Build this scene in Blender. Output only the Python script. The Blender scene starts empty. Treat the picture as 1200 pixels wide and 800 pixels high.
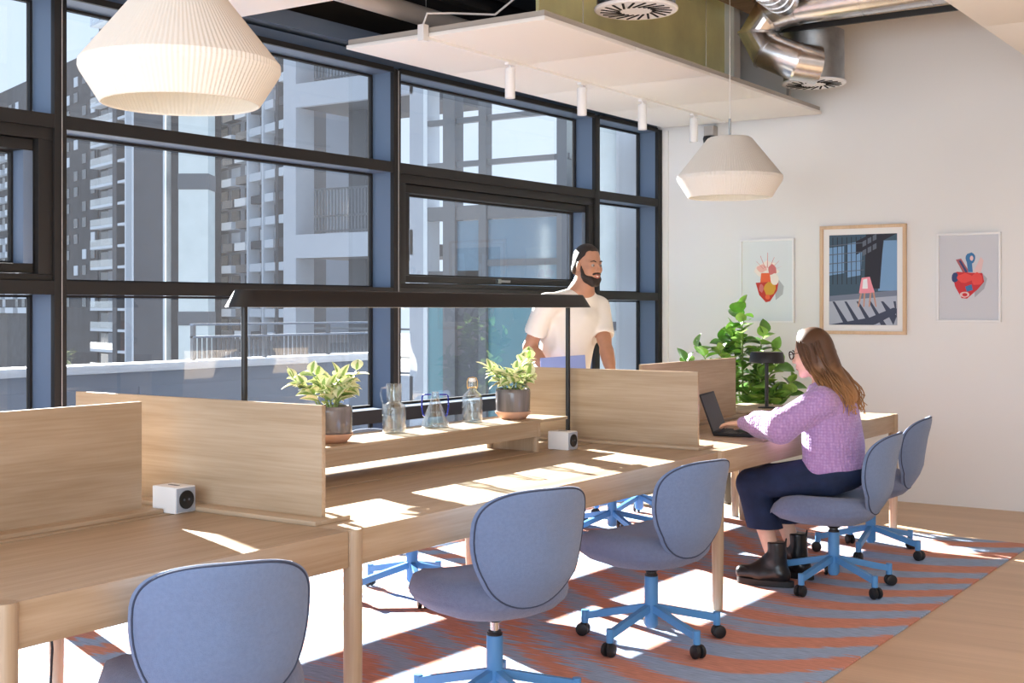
import bpy, bmesh, math, random
import numpy as np
from mathutils import Vector, Matrix
random.seed(7)
S = bpy.context.scene
COL = S.collection
PI = math.pi

# ------------------------------------------------------------ camera
cam_d = bpy.data.cameras.new('camera')
cam = bpy.data.objects.new('camera', cam_d)
COL.objects.link(cam)
cam.location = (0, 0, 1.40)
cam.rotation_euler = (PI / 2, 0, math.radians(34.3))
cam_d.sensor_width = 36.0
cam_d.lens = 36.0 * 1510 / 1200
cam_d.shift_y = -39 / 1200
cam_d.clip_start = 0.05
cam_d.clip_end = 900
S.camera = cam

# ------------------------------------------------------------ world / sky
W = bpy.data.worlds.new('sky')
S.world = W
W.use_nodes = True
nt = W.node_tree
nt.nodes.clear()
wo = nt.nodes.new('ShaderNodeOutputWorld')
bg = nt.nodes.new('ShaderNodeBackground')
tc = nt.nodes.new('ShaderNodeTexCoord')
sx = nt.nodes.new('ShaderNodeSeparateXYZ')
cr = nt.nodes.new('ShaderNodeValToRGB')
nz = nt.nodes.new('ShaderNodeTexNoise')
mx = nt.nodes.new('ShaderNodeMixRGB')
nt.links.new(tc.outputs['Generated'], sx.inputs[0])
nt.links.new(sx.outputs['Z'], cr.inputs[0])
cr.color_ramp.elements[0].position = 0.0
cr.color_ramp.elements[0].color = (0.76, 0.87, 1.0, 1)
cr.color_ramp.elements[1].position = 0.6
cr.color_ramp.elements[1].color = (0.42, 0.63, 1.0, 1)
nz.inputs['Scale'].default_value = 3.5
nz.inputs['Detail'].default_value = 5
nt.links.new(tc.outputs['Generated'], nz.inputs['Vector'])
cr2 = nt.nodes.new('ShaderNodeValToRGB')
cr2.color_ramp.elements[0].position = 0.45
cr2.color_ramp.elements[0].color = (0, 0, 0, 1)
cr2.color_ramp.elements[1].position = 0.7
cr2.color_ramp.elements[1].color = (0.6, 0.6, 0.6, 1)
nt.links.new(nz.outputs[0], cr2.inputs[0])
nt.links.new(cr2.outputs[0], mx.inputs[0])
nt.links.new(cr.outputs[0], mx.inputs[1])
mx.inputs[2].default_value = (1.0, 1.0, 1.0, 1)
nt.links.new(mx.outputs[0], bg.inputs['Color'])
bg.inputs['Strength'].default_value = 1.15
nt.links.new(bg.outputs[0], wo.inputs[0])

# ------------------------------------------------------------ sun
sd = bpy.data.lights.new('sun', 'SUN')
sun = bpy.data.objects.new('sun', sd)
COL.objects.link(sun)
sun.rotation_euler = Vector((1, -0.385, -0.42)).to_track_quat('-Z', 'Y').to_euler()
sun.location = (-20, 8, 9)
sd.energy = 54.0
sd.angle = math.radians(0.55)
sd.color = (1.0, 0.94, 0.87)

# cool fill light added behind the camera to lift the shaded surfaces
ad = bpy.data.lights.new('added_rear_fill', 'AREA')
ad.shape = 'RECTANGLE'
ad.size, ad.size_y = 8.0, 2.7
ad.energy = 280.0
ad.color = (0.72, 0.86, 1.0)
al = bpy.data.objects.new('added_rear_fill', ad)
COL.objects.link(al)
al.location = (-0.4, -3.45, 1.75)
al.rotation_euler = (-PI / 2, 0, 0)
al.rotation_euler = Vector((0, 1, 0)).to_track_quat('-Z', 'Y').to_euler()

# unseen overhead fill, added to brighten the beam, ducts and right-hand floor
cd = bpy.data.lights.new('added_ceiling_fill', 'AREA')
cd.shape = 'RECTANGLE'
cd.size, cd.size_y = 2.2, 5.0
cd.energy = 45.0
cd.color = (0.95, 0.97, 1.0)
cl = bpy.data.objects.new('added_ceiling_fill', cd)
COL.objects.link(cl)
cl.location = (0.6, 4.0, 3.74)

# ------------------------------------------------------------ exposure
S.view_settings.view_transform = 'Standard'
S.view_settings.look = 'None'
S.view_settings.gamma = 1.0
S.view_settings.use_curve_mapping = False
S.view_settings.exposure = 0.64
S.cycles.max_bounces = 10
S.cycles.transparent_max_bounces = 16
S.cycles.diffuse_bounces = 5
S.cycles.caustics_reflective = False
S.cycles.caustics_refractive = False
S.cycles.sample_clamp_indirect = 6.0

# ------------------------------------------------------------ materials
def srgb(r, g, b):
    def f(c):
        c /= 255.0
        return c / 12.92 if c <= 0.04045 else ((c + 0.055) / 1.055) ** 2.4
    return (f(r), f(g), f(b))

def mat(name, col=(0.5, 0.5, 0.5), rough=0.6, metal=0.0, bump=0.0, bscale=80, var=0.0, vscale=6,
        stretch=(1, 1, 1), spec=0.5, emit=None, estr=0.0, trans=0.0, ior=1.45, alpha=1.0, coat=0.0, sheen=0.0):
    m = bpy.data.materials.new(name)
    m.use_nodes = True
    t = m.node_tree
    b = t.nodes['Principled BSDF']
    b.inputs['Base Color'].default_value = (*col, 1)
    b.inputs['Roughness'].default_value = rough
    b.inputs['Metallic'].default_value = metal
    b.inputs['Specular IOR Level'].default_value = spec
    b.inputs['IOR'].default_value = ior
    b.inputs['Transmission Weight'].default_value = trans
    b.inputs['Alpha'].default_value = alpha
    b.inputs['Coat Weight'].default_value = coat
    b.inputs['Sheen Weight'].default_value = sheen
    if emit:
        b.inputs['Emission Color'].default_value = (*emit, 1)
        b.inputs['Emission Strength'].default_value = estr
    if bump or var:
        c = t.nodes.new('ShaderNodeTexCoord')
        mp = t.nodes.new('ShaderNodeMapping')
        mp.inputs['Scale'].default_value = stretch
        t.links.new(c.outputs['Object'], mp.inputs[0])
    if var:
        n = t.nodes.new('ShaderNodeTexNoise')
        n.inputs['Scale'].default_value = vscale
        n.inputs['Detail'].default_value = 5
        t.links.new(mp.outputs[0], n.inputs['Vector'])
        r = t.nodes.new('ShaderNodeValToRGB')
        r.color_ramp.elements[0].position = 0.3
        r.color_ramp.elements[1].position = 0.7
        r.color_ramp.elements[0].color = (*[max(0, x * (1 - var)) for x in col], 1)
        r.color_ramp.elements[1].color = (*[min(1, x * (1 + var)) for x in col], 1)
        t.links.new(n.outputs[0], r.inputs[0])
        t.links.new(r.outputs[0], b.inputs['Base Color'])
    if bump:
        n2 = t.nodes.new('ShaderNodeTexNoise')
        n2.inputs['Scale'].default_value = bscale
        n2.inputs['Detail'].default_value = 3
        t.links.new(mp.outputs[0], n2.inputs['Vector'])
        bp = t.nodes.new('ShaderNodeBump')
        bp.inputs['Strength'].default_value = bump
        bp.inputs['Distance'].default_value = 0.01
        t.links.new(n2.outputs[0], bp.inputs['Height'])
        t.links.new(bp.outputs[0], b.inputs['Normal'])
    return m

def wood(name, c1, c2, axis, rough=0.5, scale=1.0):
    """long grain along the axis; cathedral bands plus fine pores"""
    m = bpy.data.materials.new(name)
    m.use_nodes = True
    t = m.node_tree
    b = t.nodes['Principled BSDF']
    c = t.nodes.new('ShaderNodeTexCoord')
    mp = t.nodes.new('ShaderNodeMapping')
    st = [9.0 * scale] * 3
    st[axis] = 0.7 * scale
    mp.inputs['Scale'].default_value = st
    t.links.new(c.outputs['Object'], mp.inputs[0])
    n = t.nodes.new('ShaderNodeTexNoise')
    n.inputs['Scale'].default_value = 1.6
    n.inputs['Detail'].default_value = 6
    n.inputs['Distortion'].default_value = 0.6
    t.links.new(mp.outputs[0], n.inputs['Vector'])
    w = t.nodes.new('ShaderNodeTexNoise')
    mp2 = t.nodes.new('ShaderNodeMapping')
    st2 = [140.0 * scale] * 3
    st2[axis] = 4.0 * scale
    mp2.inputs['Scale'].default_value = st2
    t.links.new(c.outputs['Object'], mp2.inputs[0])
    t.links.new(mp2.outputs[0], w.inputs['Vector'])
    w.inputs['Scale'].default_value = 1.0
    w.inputs['Detail'].default_value = 3
    mixf = t.nodes.new('ShaderNodeMath')
    mixf.operation = 'MULTIPLY_ADD'
    t.links.new(w.outputs[0], mixf.inputs[0])
    mixf.inputs[1].default_value = 0.45
    t.links.new(n.outputs[0], mixf.inputs[2])
    r = t.nodes.new('ShaderNodeValToRGB')
    r.color_ramp.elements[0].position = 0.50
    r.color_ramp.elements[0].color = (*c1, 1)
    r.color_ramp.elements[1].position = 0.95
    r.color_ramp.elements[1].color = (*c2, 1)
    t.links.new(mixf.outputs[0], r.inputs[0])
    t.links.new(r.outputs[0], b.inputs['Base Color'])
    b.inputs['Roughness'].default_value = rough
    bp = t.nodes.new('ShaderNodeBump')
    bp.inputs['Strength'].default_value = 0.12
    bp.inputs['Distance'].default_value = 0.004
    t.links.new(w.outputs[0], bp.inputs['Height'])
    t.links.new(bp.outputs[0], b.inputs['Normal'])
    return m

OAK1, OAK2 = (0.355, 0.25, 0.152), (0.495, 0.38, 0.265)
M = {}
M['oak_x'] = wood('oak_grain_x', OAK1, OAK2, 0)
M['oak_y'] = wood('oak_grain_y', OAK1, OAK2, 1)
M['oak_z'] = wood('oak_grain_z', OAK1, OAK2, 2)
M['floor'] = wood('oak_floor', (0.54, 0.365, 0.22), (0.66, 0.465, 0.30), 0, 0.42, 0.45)
M['wall'] = mat('white_wall_paint', (0.80, 0.80, 0.79), 0.85, bump=0.05, bscale=200)
M['trim'] = mat('white_trim_paint', (0.84, 0.83, 0.80), 0.6)
M['panel'] = mat('acoustic_felt_white', (0.84, 0.825, 0.79), 0.95, bump=0.15, bscale=300)
M['panel_edge'] = mat('acoustic_edge_grey', (0.42, 0.39, 0.35), 0.9)
M['ceil_black'] = mat('black_ceiling_paint', (0.012, 0.012, 0.013), 0.8)
M['ceil_pipe'] = mat('painted_grey_pipe', (0.42, 0.40, 0.38), 0.5)
M['frame'] = mat('anthracite_aluminium', (0.015, 0.0145, 0.0145), 0.5, spec=0.3)
M['liner'] = mat('blue_grey_aluminium', (0.105, 0.15, 0.225), 0.45, spec=0.5)
M['gasket'] = mat('black_rubber', (0.008, 0.008, 0.009), 0.7)
M['steel'] = mat('galvanised_steel', (0.72, 0.72, 0.73), 0.27, 1.0, var=0.12, vscale=14)
M['steel_dark'] = mat('galvanised_steel_dark', (0.35, 0.37, 0.38), 0.4, 1.0, var=0.15, vscale=10)
M['chrome'] = mat('chrome', (0.85, 0.85, 0.86), 0.12, 1.0)
M['white_pl'] = mat('white_plastic', (0.82, 0.82, 0.82), 0.4)
M['black_pl'] = mat('black_plastic', (0.012, 0.012, 0.013), 0.45)
M['black_mt'] = mat('black_metal', (0.014, 0.014, 0.015), 0.42, bump=0.05, bscale=600)
M['dark_in'] = mat('dark_slot', (0.004, 0.004, 0.004), 0.9)
M['yellow'] = mat('yellow_green_primer', (0.92, 0.86, 0.44), 0.6, var=0.12, vscale=3)
M['timber'] = wood('brown_timber', (0.32, 0.19, 0.095), (0.44, 0.27, 0.14), 0, 0.6)
M['fabric'] = mat('blue_grey_fabric', (0.150, 0.215, 0.365), 0.9, bump=0.35, bscale=420, var=0.06, vscale=90, sheen=0.25)
M['fabric_s'] = mat('grey_blue_seat_fabric', (0.150, 0.190, 0.310), 0.92, bump=0.4, bscale=300, var=0.08, vscale=70, sheen=0.25)
M['piping'] = mat('dark_blue_piping', (0.04, 0.055, 0.10), 0.8)
M['base_blue'] = mat('blue_powder_coat', (0.085, 0.27, 0.55), 0.42)
M['shade'] = mat('ivory_pleated_paper', (0.80, 0.775, 0.715), 0.8)
M['glass_bulb'] = mat('frosted_bulb', (0.9, 0.88, 0.82), 0.3, emit=(1, 0.93, 0.83), estr=1.2)
M['skin_m'] = mat('skin_tan', (0.46, 0.235, 0.145), 0.5, var=0.06, vscale=25)
M['skin_w'] = mat('skin_fair', (0.68, 0.42, 0.31), 0.5, var=0.05, vscale=25)
M['tee'] = mat('white_cotton', (0.80, 0.77, 0.71), 0.9, bump=0.15, bscale=35)
M['pants'] = mat('dark_trousers', (0.035, 0.045, 0.075), 0.85)
M['denim'] = mat('navy_denim', (0.010, 0.021, 0.062), 0.88, bump=0.3, bscale=260, var=0.25, vscale=14)
M['boot'] = mat('black_leather', (0.010, 0.010, 0.011), 0.28, bump=0.1, bscale=60)
M['sole'] = mat('black_rubber_sole', (0.012, 0.012, 0.013), 0.6)
M['hair_m'] = mat('dark_brown_hair', (0.022, 0.014, 0.010), 0.55, bump=0.5, bscale=200)
M['lips'] = mat('lips', (0.42, 0.15, 0.12), 0.45)
M['teeth'] = mat('teeth', (0.85, 0.82, 0.76), 0.3)
M['eye'] = mat('eye_dark', (0.03, 0.02, 0.015), 0.15)
M['eye_w'] = mat('eye_white', (0.38, 0.34, 0.31), 0.25)
M['folder'] = mat('periwinkle_blue_cover', (0.22, 0.30, 0.62), 0.5)
M['laptop'] = mat('graphite_laptop', (0.018, 0.018, 0.021), 0.6, spec=0.25)
M['screen'] = mat('laptop_glass', (0.014, 0.014, 0.017), 0.4, spec=0.2)
M['pot_grey'] = mat('reactive_grey_glaze', (0.13, 0.115, 0.115), 0.25, var=0.5, vscale=22, stretch=(1, 1, 0.12), coat=0.4)
M['pot_terra'] = mat('terracotta_saucer', (0.60, 0.36, 0.25), 0.55)
M['soil'] = mat('potting_soil', (0.03, 0.02, 0.012), 0.95, bump=0.6, bscale=120)
M['stem'] = mat('green_stem', (0.22, 0.30, 0.10), 0.6)
M['leaf_big'] = mat('glossy_green_leaf', (0.11, 0.25, 0.045), 0.32, var=0.4, vscale=9)
M['leaf_big2'] = mat('light_green_leaf', (0.24, 0.42, 0.08), 0.36, var=0.3, vscale=9)
M['pot_black'] = mat('black_planter', (0.02, 0.02, 0.022), 0.5)
M['blue_glass'] = mat('cobalt_glass_rod', (0.02, 0.04, 0.42), 0.08, trans=0.4)
M['wire'] = mat('steel_wire', (0.45, 0.44, 0.42), 0.35, 0.8)
M['frame_white'] = mat('white_picture_frame', (0.85, 0.85, 0.85), 0.35)
M['frame_wood'] = wood('pale_ash_frame', (0.62, 0.42, 0.25), (0.74, 0.54, 0.36), 2)
M['passe'] = mat('white_mount_card', (0.86, 0.86, 0.85), 0.8)
M['conc'] = mat('pale_precast', (0.690, 0.756, 0.738), 0.8, var=0.05, vscale=3)
M['slate'] = mat('slate_cladding', (0.057, 0.066, 0.083), 0.6, var=0.15, vscale=4)
M['tower_d'] = mat('dark_brick_tower', (0.049, 0.055, 0.065), 0.85, var=0.25, vscale=0.6)
M['tower_l'] = mat('pale_render_tower', (0.265, 0.289, 0.323), 0.85, var=0.06, vscale=0.4)
M['slab_w'] = mat('white_balcony_slab', (0.591, 0.643, 0.694), 0.7)
M['bal_dk'] = mat('grey_balcony', (0.057, 0.065, 0.080), 0.7)
M['win_far'] = mat('far_window_glass', (0.029, 0.040, 0.057), 0.08, spec=0.8)
M['teal'] = mat('teal_tinted_glass', (0.037, 0.202, 0.256), 0.08, spec=0.9)
M['blue_gl'] = mat('blue_tinted_glass', (0.076, 0.171, 0.258), 0.1, spec=0.9)
M['ext_steel'] = mat('grey_exterior_steel', (0.092, 0.107, 0.128), 0.5)
M['ext_light'] = mat('light_exterior_cladding', (0.341, 0.378, 0.439), 0.6)
M['coping'] = mat('white_coping', (0.86, 0.88, 0.9), 0.6)
M['parapet'] = mat('blue_grey_parapet', (0.162, 0.210, 0.286), 0.7)
M['deck'] = mat('terrace_paving', (0.272, 0.272, 0.279), 0.8, var=0.1, vscale=3)
M['ground'] = mat('street_ground', (0.150, 0.156, 0.170), 0.9, var=0.2, vscale=0.1)
M['gravel'] = mat('gravel_roof', (0.40, 0.38, 0.36), 0.95, var=0.5, vscale=30, bump=0.8, bscale=40)

def glass_pane(name, dust=0.05):
    """clear double glazing: sees through, mirrors by Fresnel, carries a thin film of dust"""
    m = bpy.data.materials.new(name)
    m.use_nodes = True
    t = m.node_tree
    t.nodes.clear()
    o = t.nodes.new('ShaderNodeOutputMaterial')
    tr = t.nodes.new('ShaderNodeBsdfTransparent')
    tr.inputs[0].default_value = (0.54, 0.575, 0.60, 1)
    gl = t.nodes.new('ShaderNodeBsdfGlossy')
    gl.inputs['Roughness'].default_value = 0.0
    fr = t.nodes.new('ShaderNodeFresnel')
    fr.inputs[0].default_value = 1.5
    mu = t.nodes.new('ShaderNodeMath')
    mu.operation = 'MULTIPLY'
    mu.inputs[1].default_value = 1.25
    mu.use_clamp = True
    t.links.new(fr.outputs[0], mu.inputs[0])
    m1 = t.nodes.new('ShaderNodeMixShader')
    t.links.new(mu.outputs[0], m1.inputs[0])
    t.links.new(tr.outputs[0], m1.inputs[1])
    t.links.new(gl.outputs[0], m1.inputs[2])
    tl = t.nodes.new('ShaderNodeBsdfTranslucent')
    tl.inputs[0].default_value = (0.85, 0.9, 1.0, 1)
    c = t.nodes.new('ShaderNodeTexCoord')
    n = t.nodes.new('ShaderNodeTexNoise')
    n.inputs['Scale'].default_value = 190
    n.inputs['Detail'].default_value = 4
    t.links.new(c.outputs['Object'], n.inputs['Vector'])
    n2 = t.nodes.new('ShaderNodeTexNoise')
    n2.inputs['Scale'].default_value = 0.8
    t.links.new(c.outputs['Object'], n2.inputs['Vector'])
    a = t.nodes.new('ShaderNodeMath')
    a.operation = 'MULTIPLY'
    t.links.new(n.outputs[0], a.inputs[0])
    t.links.new(n2.outputs[0], a.inputs[1])
    a2 = t.nodes.new('ShaderNodeMath')
    a2.operation = 'MULTIPLY'
    a2.inputs[1].default_value = dust * 4
    t.links.new(a.outputs[0], a2.inputs[0])
    m2 = t.nodes.new('ShaderNodeMixShader')
    t.links.new(a2.outputs[0], m2.inputs[0])
    t.links.new(m1.outputs[0], m2.inputs[1])
    t.links.new(tl.outputs[0], m2.inputs[2])
    t.links.new(m2.outputs[0], o.inputs[0])
    return m

def thin_glass(name, tint=(0.96, 0.98, 0.98)):
    m = bpy.data.materials.new(name)
    m.use_nodes = True
    t = m.node_tree
    t.nodes.clear()
    o = t.nodes.new('ShaderNodeOutputMaterial')
    tr = t.nodes.new('ShaderNodeBsdfTransparent')
    tr.inputs[0].default_value = (*tint, 1)
    gl = t.nodes.new('ShaderNodeBsdfGlossy')
    gl.inputs['Roughness'].default_value = 0.03
    lw = t.nodes.new('ShaderNodeLayerWeight')
    lw.inputs[0].default_value = 0.35
    mu = t.nodes.new('ShaderNodeMath')
    mu.operation = 'MULTIPLY_ADD'
    mu.inputs[1].default_value = 0.75
    mu.inputs[2].default_value = 0.05
    mu.use_clamp = True
    t.links.new(lw.outputs['Facing'], mu.inputs[0])
    m1 = t.nodes.new('ShaderNodeMixShader')
    t.links.new(mu.outputs[0], m1.inputs[0])
    t.links.new(tr.outputs[0], m1.inputs[1])
    t.links.new(gl.outputs[0], m1.inputs[2])
    t.links.new(m1.outputs[0], o.inputs[0])
    return m
M['pane'] = glass_pane('window_glass', 0.004)
M['bottle'] = thin_glass('clear_bottle_glass')
M['water'] = thin_glass('water', (0.93, 0.96, 0.97))
M['pglass'] = thin_glass('picture_glass')

def leaf_variegated():
    m = bpy.data.materials.new('variegated_leaf')
    m.use_nodes = True
    t = m.node_tree
    b = t.nodes['Principled BSDF']
    c = t.nodes.new('ShaderNodeTexCoord')
    s = t.nodes.new('ShaderNodeSeparateXYZ')
    t.links.new(c.outputs['UV'], s.inputs[0])
    n = t.nodes.new('ShaderNodeTexNoise')
    n.inputs['Scale'].default_value = 5
    n.inputs['Detail'].default_value = 4
    t.links.new(c.outputs['UV'], n.inputs['Vector'])
    a = t.nodes.new('ShaderNodeMath')
    a.operation = 'SUBTRACT'
    a.inputs[1].default_value = 0.5
    t.links.new(s.outputs['X'], a.inputs[0])
    ab = t.nodes.new('ShaderNodeMath')
    ab.operation = 'ABSOLUTE'
    t.links.new(a.outputs[0], ab.inputs[0])
    ad = t.nodes.new('ShaderNodeMath')
    ad.operation = 'MULTIPLY_ADD'
    ad.inputs[1].default_value = 0.35
    t.links.new(n.outputs[0], ad.inputs[0])
    t.links.new(ab.outputs[0], ad.inputs[2])
    r = t.nodes.new('ShaderNodeValToRGB')
    r.color_ramp.elements[0].position = 0.30
    r.color_ramp.elements[0].color = (0.24, 0.38, 0.09, 1)
    r.color_ramp.elements[1].position = 0.42
    r.color_ramp.elements[1].color = (0.80, 0.80, 0.52, 1)
    t.links.new(ad.outputs[0], r.inputs[0])
    t.links.new(r.outputs[0], b.inputs['Base Color'])
    b.inputs['Roughness'].default_value = 0.4
    return m
M['leaf_var'] = leaf_variegated()

def rug_mat():
    m = bpy.data.materials.new('ikat_wave_rug')
    m.use_nodes = True
    t = m.node_tree
    L = t.links.new
    b = t.nodes['Principled BSDF']
    c = t.nodes.new('ShaderNodeTexCoord')
    s = t.nodes.new('ShaderNodeSeparateXYZ')
    L(c.outputs['Object'], s.inputs[0])
    def mth(op, a, bb=None, cc=None):
        n = t.nodes.new('ShaderNodeMath')
        n.operation = op
        for i, v in enumerate((a, bb, cc)):
            if v is None:
                continue
            if isinstance(v, (int, float)):
                n.inputs[i].default_value = v
            else:
                L(v, n.inputs[i])
        return n.outputs[0]
    # ikat streaks: long across X, thin along Y
    mp = t.nodes.new('ShaderNodeMapping')
    mp.inputs['Scale'].default_value = (1.2, 55, 1)
    L(c.outputs['Object'], mp.inputs[0])
    n1 = t.nodes.new('ShaderNodeTexNoise')
    n1.inputs['Scale'].default_value = 1.0
    n1.inputs['Detail'].default_value = 4
    L(mp.outputs[0], n1.inputs['Vector'])
    streak = mth('SUBTRACT', n1.outputs[0], 0.5)
    # broad meander
    n2 = t.nodes.new('ShaderNodeTexNoise')
    n2.inputs['Scale'].default_value = 0.55
    n2.inputs['Detail'].default_value = 1
    L(c.outputs['Object'], n2.inputs['Vector'])
    broad = mth('SUBTRACT', n2.outputs[0], 0.5)
    x = mth('MULTIPLY_ADD', streak, 0.55, s.outputs['X'])
    # curved tongues: phase = y/0.335 + A*sin(x*k)
    sn = mth('SINE', mth('MULTIPLY', x, 2.1))
    ph = mth('ADD', mth('MULTIPLY', s.outputs['Y'], 1 / 0.36), mth('MULTIPLY', sn, 1.25))
    ph = mth('ADD', ph, mth('MULTIPLY', broad, 2.4))
    ph = mth('ADD', ph, mth('MULTIPLY', streak, 0.55))
    fr = mth('FRACT', ph)
    tri = mth('ABSOLUTE', mth('SUBTRACT', fr, 0.5))
    r = t.nodes.new('ShaderNodeValToRGB')
    e = r.color_ramp.elements
    e[0].position = 0.22
    e[0].color = (0.64, 0.285, 0.20, 1)
    e[1].position = 0.29
    e[1].color = (0.33, 0.45, 0.64, 1)
    L(tri, r.inputs[0])
    # fine thread variation
    n3 = t.nodes.new('ShaderNodeTexNoise')
    mp3 = t.nodes.new('ShaderNodeMapping')
    mp3.inputs['Scale'].default_value = (14, 160, 1)
    L(c.outputs['Object'], mp3.inputs[0])
    L(mp3.outputs[0], n3.inputs['Vector'])
    n3.inputs['Scale'].default_value = 1.0
    mixn = t.nodes.new('ShaderNodeMixRGB')
    mixn.blend_type = 'MULTIPLY'
    mixn.inputs[0].default_value = 0.75
    r3 = t.nodes.new('ShaderNodeValToRGB')
    r3.color_ramp.elements[0].position = 0.3
    r3.color_ramp.elements[0].color = (0.60, 0.60, 0.60, 1)
    r3.color_ramp.elements[1].position = 0.7
    r3.color_ramp.elements[1].color = (1.15, 1.1, 1.1, 1)
    L(n3.outputs[0], r3.inputs[0])
    L(r.outputs[0], mixn.inputs[1])
    L(r3.outputs[0], mixn.inputs[2])
    L(mixn.outputs[0], b.inputs['Base Color'])
    b.inputs['Roughness'].default_value = 0.95
    bp = t.nodes.new('ShaderNodeBump')
    bp.inputs['Strength'].default_value = 0.5
    bp.inputs['Distance'].default_value = 0.006
    L(n3.outputs[0], bp.inputs['Height'])
    L(bp.outputs[0], b.inputs['Normal'])
    return m
M['rug'] = rug_mat()

def knit_mat():
    m = mat('lilac_chunky_knit', (0.47, 0.30, 0.57), 0.95, sheen=0.3)
    t = m.node_tree
    b = t.nodes['Principled BSDF']
    c = t.nodes.new('ShaderNodeTexCoord')
    mp = t.nodes.new('ShaderNodeMapping')
    mp.inputs['Scale'].default_value = (1.0, 1.0, 1.0)
    t.links.new(c.outputs['Object'], mp.inputs[0])
    v = t.nodes.new('ShaderNodeTexVoronoi')
    v.inputs['Scale'].default_value = 70
    v.inputs['Randomness'].default_value = 0.35
    t.links.new(mp.outputs[0], v.inputs['Vector'])
    r = t.nodes.new('ShaderNodeValToRGB')
    r.color_ramp.elements[0].position = 0.1
    r.color_ramp.elements[0].color = (0.50, 0.33, 0.60, 1)
    r.color_ramp.elements[1].position = 0.65
    r.color_ramp.elements[1].color = (0.36, 0.215, 0.46, 1)
    t.links.new(v.outputs['Distance'], r.inputs[0])
    t.links.new(r.outputs[0], b.inputs['Base Color'])
    bp = t.nodes.new('ShaderNodeBump')
    bp.inputs['Strength'].default_value = 0.9
    bp.inputs['Distance'].default_value = 0.006
    bp.invert = True
    t.links.new(v.outputs['Distance'], bp.inputs['Height'])
    t.links.new(bp.outputs[0], b.inputs['Normal'])
    return m
M['knit'] = knit_mat()

def hair_w_mat():
    m = mat('ombre_brown_hair', (0.1, 0.05, 0.03), 0.45)
    t = m.node_tree
    b = t.nodes['Principled BSDF']
    c = t.nodes.new('ShaderNodeTexCoord')
    s = t.nodes.new('ShaderNodeSeparateXYZ')
    t.links.new(c.outputs['Object'], s.inputs[0])
    n = t.nodes.new('ShaderNodeTexNoise')
    n.inputs['Scale'].default_value = 18
    t.links.new(c.outputs['Object'], n.inputs['Vector'])
    a = t.nodes.new('ShaderNodeMath')
    a.operation = 'MULTIPLY_ADD'
    a.inputs[1].default_value = 0.22
    t.links.new(n.outputs[0], a.inputs[0])
    t.links.new(s.outputs['Z'], a.inputs[2])
    r = t.nodes.new('ShaderNodeValToRGB')
    mpn = t.nodes.new('ShaderNodeMapRange')
    mpn.inputs['From Min'].default_value = 0.95
    mpn.inputs['From Max'].default_value = 1.35
    t.links.new(a.outputs[0], mpn.inputs['Value'])
    r.color_ramp.elements[0].position = 0.0
    r.color_ramp.elements[0].color = (0.50, 0.25, 0.095, 1)
    r.color_ramp.elements[1].position = 0.75
    r.color_ramp.elements[1].color = (0.085, 0.040, 0.020, 1)
    t.links.new(mpn.outputs[0], r.inputs[0])
    t.links.new(r.outputs[0], b.inputs['Base Color'])
    return m
M['hair_w'] = hair_w_mat()

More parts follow.
